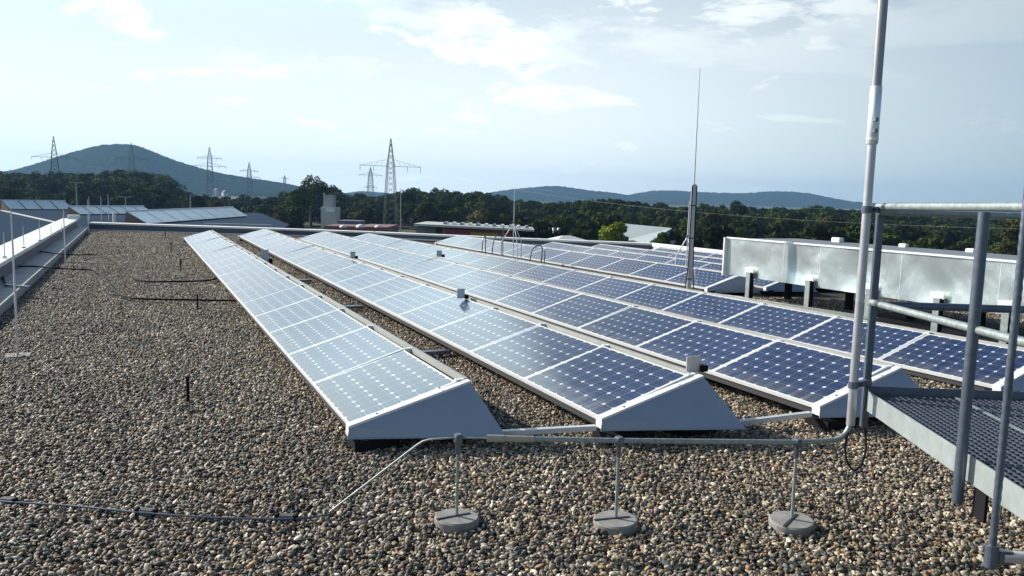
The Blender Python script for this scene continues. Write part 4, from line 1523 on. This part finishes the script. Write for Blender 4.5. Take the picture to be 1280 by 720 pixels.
# ------------------------------------------------------------------ lamp posts
def lamp(px, top, t, label, head=True, r=0.08):
    x, y = ground_xy(px, t)
    zt_ = at(px, top, t).z
    root = empty('street_lamp', (x, y, TERRAIN_Z))
    tag(root, label, 'street lamp', 'lamp posts between the buildings')
    h = zt_ - TERRAIN_Z
    g = MB(); g.tube([(0, 0, 0), (0, 0, h)], [r * 1.3, r * 0.8], 8); g.build('pole', GALV, root, smooth=True)
    if head:
        for s in (-1, 1):
            g = MB()
            g.prism([(s * 0.05, -0.12, h), (s * 0.95, -0.12, h + 0.12), (s * 0.95, 0.12, h + 0.12), (s * 0.05, 0.12, h)], (0, 0, 0.10))
            g.build('lamp_head', GALV, root)
lamp(96, 229, 110, 'double headed street lamp under the left pylon, before the trees')
lamp(157, 247, 120, 'double headed street lamp above the middle rooflight')
lamp(238, 244, 115, 'plain slim pole above the rightmost rooflight', False)
lamp(501, 236, 150, 'tall bare floodlight pole right beside the nearest pylon', False, 0.10)

# ------------------------------------------------------------------ trees
def leaf_material(name, dark, light, seed=0.0):
    m = bpy.data.materials.new(name)
    m.use_nodes = True
    t = m.node_tree
    nn, lk = t.nodes.new, t.links.new
    b = t.nodes['Principled BSDF']
    b.inputs['Roughness'].default_value = 0.8
    b.inputs['Specular IOR Level'].default_value = 0.05
    ge = nn('ShaderNodeNewGeometry')
    co = nn('ShaderNodeTexCoord')
    n = nn('ShaderNodeTexNoise'); n.inputs['Scale'].default_value = 0.22; n.inputs['Detail'].default_value = 4
    mp = nn('ShaderNodeMapping'); mp.inputs['Location'].default_value = (seed, seed * 2, 0)
    lk(co.outputs['Object'], mp.inputs[0]); lk(mp.outputs[0], n.inputs['Vector'])
    add = nn('ShaderNodeMath'); add.operation = 'MULTIPLY_ADD'; add.inputs[1].default_value = 0.35
    lk(ge.outputs['Random Per Island'], add.inputs[0]); lk(n.outputs['Fac'], add.inputs[2])
    r = nn('ShaderNodeValToRGB')
    r.color_ramp.elements[0].position = 0.42; r.color_ramp.elements[0].color = (*dark, 1)
    r.color_ramp.elements[1].position = 0.95; r.color_ramp.elements[1].color = (*light, 1)
    lk(add.outputs[0], r.inputs[0]); lk(r.outputs[0], b.inputs['Base Color'])
    tr = nn('ShaderNodeBsdfTranslucent')
    lk(r.outputs[0], tr.inputs['Color'])
    mx = nn('ShaderNodeMixShader'); mx.inputs[0].default_value = 0.15
    lk(b.outputs[0], mx.inputs[1]); lk(tr.outputs[0], mx.inputs[2])
    lk(mx.outputs[0], t.nodes['Material Output'].inputs['Surface'])
    return m
LEAF = {
    'dark': leaf_material('leaf_dark', (0.007, 0.014, 0.005), (0.038, 0.056, 0.013)),
    'mid': leaf_material('leaf_mid', (0.014, 0.025, 0.006), (0.075, 0.095, 0.018), 3.1),
    'olive': leaf_material('leaf_olive', (0.022, 0.027, 0.009), (0.085, 0.085, 0.026), 5.3),
    'lime': leaf_material('leaf_lime', (0.08, 0.115, 0.012), (0.24, 0.27, 0.03), 7.7),
    'green': leaf_material('leaf_green', (0.018, 0.036, 0.006), (0.085, 0.12, 0.018), 8.7),
    'autumn': leaf_material('leaf_autumn', (0.028, 0.028, 0.008), (0.15, 0.075, 0.02), 9.9),
    'tan': leaf_material('leaf_tan', (0.06, 0.055, 0.025), (0.16, 0.13, 0.06), 4.4),
}
def crown_points(h, rad, z_lo, n, rg, lobes=16, fill=0.25):
    """leaf centres and outward directions for a lumpy crown whose base is the origin"""
    cz, hz = (h + z_lo) / 2, (h - z_lo) / 2
    C_, Rr = [], []
    for k in range(lobes):
        a_ = rg.uniform(0, 2 * math.pi); u = rg.uniform(-0.75, 0.9)
        q_ = math.sqrt(max(0.05, 1 - u * u)) * rg.uniform(0.25, 0.78)
        C_.append((q_ * math.cos(a_) * rad, q_ * math.sin(a_) * rad, cz + u * hz * 0.72))
        Rr.append(rg.uniform(0.26, 0.46))
    C_.append((0, 0, cz)); Rr.append(0.6)
    C_ = np.array(C_); Rr = np.array(Rr)
    w = Rr ** 2; w = w / w.sum()
    idx = rg.choice(len(Rr), n, p=w)
    d = rg.normal(size=(n, 3)); d /= np.linalg.norm(d, axis=1)[:, None]
    d[:, 2] = np.where(d[:, 2] < -0.4, -d[:, 2], d[:, 2])
    rr = Rr[idx] * (1 - fill * rg.random(n) ** 2) * (1 + 0.10 * rg.normal(size=n))
    P_ = C_[idx] + d * rr[:, None] * np.array([rad, rad, min(rad, hz) * 0.95])
    P_[:, 2] = np.maximum(P_[:, 2], z_lo * 0.7)
    return P_, d
def leaf_quads(P_, d, size, rg):
    n = len(P_)
    nr = d + rg.normal(size=(n, 3)) * 0.55
    nr /= np.linalg.norm(nr, axis=1)[:, None]
    t1 = np.cross(nr, rg.normal(size=(n, 3))); t1 /= np.linalg.norm(t1, axis=1)[:, None]
    t2 = np.cross(nr, t1)
    s = size * (0.6 + 0.8 * rg.random(n))[:, None]
    a_, b_ = t1 * s * 0.5, t2 * s * 0.36
    V = np.stack([P_ - a_, P_ + b_ * 0.9 - a_ * 0.1, P_ + a_, P_ - b_], 1).reshape(-1, 3)
    F = np.arange(n * 4).reshape(-1, 4)
    return V, F
def tree(px, top, wpx, t, kind, label, seed, n=2600, leaf=0.5, group='single trees in front of the wood', lo=0.12):
    rg = np.random.default_rng(seed)
    x, y = ground_xy(px, t)
    h = at(px, top, t).z - TERRAIN_Z
    rad = wpx / 2 * t / FPX
    root = empty('tree', (x, y, TERRAIN_Z))
    tag(root, label, 'tree', group)
    P_, d = crown_points(h * 0.985, rad, h * lo, n, rg, lobes=18)
    V, F = leaf_quads(P_, d, leaf, rg)
    np_mesh('crown', V, F, LEAF[kind], root)
    g = MB()
    g.tube([(0, 0, -0.2), (0.1, 0, h * 0.25), (0, 0.1, h * 0.6), (0, 0, h * 0.85)], [0.035 * h, 0.026 * h, 0.016 * h, 0.006 * h], 8)
    for k in range(6):
        an = rg.uniform(0, 6.28); z0 = h * rg.uniform(0.25, 0.6); le = rad * rg.uniform(0.5, 0.8)
        g.tube([(0, 0, z0), (le * 0.6 * math.cos(an), le * 0.6 * math.sin(an), z0 + h * 0.10), (le * math.cos(an), le * math.sin(an), z0 + h * 0.22)], [0.012 * h, 0.008 * h, 0.003 * h], 6)
    g.build('trunk', BARK, root, smooth=True)
TREES = [
    (765, 270.5, 44, 88, 'lime', 'bright yellow green tree in front of the pale gable hall', 0.26),
    (373, 233, 36, 165, 'green', 'tall light green tree left of the tower block', 0.4),
    (388, 219, 52, 190, 'mid', 'tallest dark green tree, behind the light green one by the tower block', 0.5),
    (350, 258, 32, 150, 'autumn', 'rust topped round tree left of the tower block', 0.4),
    (536, 250, 42, 160, 'olive', 'round olive tree right of the nearest pylon', 0.45),
    (604, 259, 42, 140, 'tan', 'tan olive round tree above the red hall roof', 0.35),
    (634, 263, 30, 140, 'olive', 'smaller olive tree right of the tan one above the red hall', 0.35),
    (829, 284, 36, 84, 'mid', 'dark leafy tree in front of the white gable', 0.3),
    (243, 238, 34, 170, 'olive', 'yellowish olive tree at the right end of the left wood', 0.5),
    (268, 246, 26, 175, 'autumn', 'small autumn coloured tree below the hill pylons', 0.4),
    (8, 232, 62, 150, 'olive', 'olive tree at the left picture edge above the leftmost rooflight', 0.5),
    (60, 241, 40, 150, 'mid', 'mid green tree behind the leftmost rooflight', 0.45),
    (505, 238, 34, 215, 'dark', 'dark tree just right of the nearest pylon', 0.5),
    (742, 249, 42, 190, 'green', 'light green tree top in the wood left of the antenna', 0.45),
    (690, 270, 34, 130, 'mid', 'low dark green tree above the low shed', 0.35),
    (728, 282, 40, 110, 'dark', 'low dark bush like tree left of the bright yellow green tree', 0.3),
    (895, 262, 40, 150, 'olive', 'olive tree right of the antenna mast above the duct end', 0.45),
    (925, 250, 30, 230, 'dark', 'dark conifer like tree top above the duct end', 0.5),
    (985, 268, 46, 150, 'mid', 'green tree above the first duct panels', 0.5),
    (1040, 266, 44, 155, 'olive', 'olive green tree just left of the tall mast', 0.5),
    (1140, 280, 56, 140, 'dark', 'dark tree between mast and second railing post', 0.55),
    (1276, 268, 44, 100, 'olive', 'yellowish olive tree at the right picture edge above the duct', 0.5),
    (455, 262, 40, 165, 'olive', 'low olive tree right of the tower block', 0.4),
    (560, 262, 36, 160, 'mid', 'green tree between the olive trees over the red hall', 0.4),
]
for i, (px, top, w, t, kd, lb, nf) in enumerate(TREES):
    tree(px, top, w, t, kd, lb, 300 + i, n=int(2600), leaf=0.42 if t < 120 else 0.55)

# the wood behind: nobody could count its crowns
TOPS = [(-260, 206), (-100, 206), (0, 208), (25, 208), (60, 210), (95, 211), (120, 208), (165, 207), (195, 211), (212, 221), (222, 233), (245, 241), (270, 243), (300, 242.5), (335, 245), (350, 245),
        (362, 238), (375, 231), (400, 227), (415, 230), (430, 240), (470, 243), (492, 238), (515, 231), (535, 233), (560, 233), (600, 235), (620, 238), (640, 246), (680, 250), (715, 248), (735, 246),
        (760, 243), (790, 247), (830, 254), (880, 254), (905, 257), (930, 256), (980, 256), (1020, 258), (1060, 256), (1100, 262), (1160, 266), (1220, 270), (1280, 272), (1500, 278)]
def wood():
    rg = np.random.default_rng(5)
    parts_ = {'dark': [], 'mid': [], 'green': []}
    for t, drop, step in ((275, 0, 8), (252, 3, 9), (230, 8, 9), (208, 14, 10), (196, 24, 12), (168, 26, 13), (140, 30, 14), (112, 36, 16)):
        px = -250.0
        while px < 1480:
            px += step * rg.uniform(0.6, 1.4)
            top = np.interp(px, [a_[0] for a_ in TOPS], [a_[1] for a_ in TOPS]) + drop * rg.uniform(0.6, 1.3) + rg.uniform(-1, 5)
            tt = t + rg.uniform(-10, 10)
            if tt < 140 and 745 < px < 860:
                continue
            if t < 180 and (px < 640 and not 300 < px < 372 or px < 300):
                continue
            h = at(px, top, tt).z - TERRAIN_Z
            if h < 2:
                continue
            x, y = ground_xy(px, tt)
            rad = rg.uniform(3.0, 5.6) * min(1.15, 0.5 + h / 22)
            P_, d = crown_points(h, rad, 0.3, 1000, rg, lobes=12, fill=0.4)
            P_ += np.array([x, y, TERRAIN_Z])
            V, F = leaf_quads(P_, d, 0.85, rg)
            q_ = rg.random()
            parts_['dark' if q_ < 0.48 else 'mid' if q_ < 0.85 else 'green'].append(V)
    V = np.concatenate([np.concatenate(v) for v in parts_.values()])
    o = np_mesh('wood', V, np.arange(len(V)).reshape(-1, 4), LEAF['dark'])
    o.data.materials.append(LEAF['mid']); o.data.materials.append(LEAF['green'])
    cnt = [sum(len(v) for v in parts_[k]) // 4 for k in ('dark', 'mid', 'green')]
    mi = np.repeat([0, 1, 2], cnt).astype(np.int32)
    o.data.polygons.foreach_set('material_index', mi)
    o.data.update()
    tag(o, 'dark continuous wood stretching along the whole horizon behind the buildings', 'wood', kind='stuff')
wood()

# ------------------------------------------------------------------ air
g = MB()
g.add([(x, y, z) for x in (-3000, 4600) for y in (-400, 4200) for z in (TERRAIN_Z - 1, 150)],
      [(0, 1, 3, 2), (4, 6, 7, 5), (0, 4, 5, 1), (2, 3, 7, 6), (0, 2, 6, 4), (1, 5, 7, 3)])
HZ = bpy.data.materials.new('haze_air')
HZ.use_nodes = True
t = HZ.node_tree
t.nodes.clear()
mo = t.nodes.new('ShaderNodeOutputMaterial')
pv = t.nodes.new('ShaderNodeVolumePrincipled')
pv.inputs['Color'].default_value = (0.34, 0.62, 1.0, 1)
pv.inputs['Density'].default_value = 0.00016
pv.inputs['Anisotropy'].default_value = 0.2
t.links.new(pv.outputs[0], mo.inputs['Volume'])
tag(g.build('haze', HZ), kind='stuff')
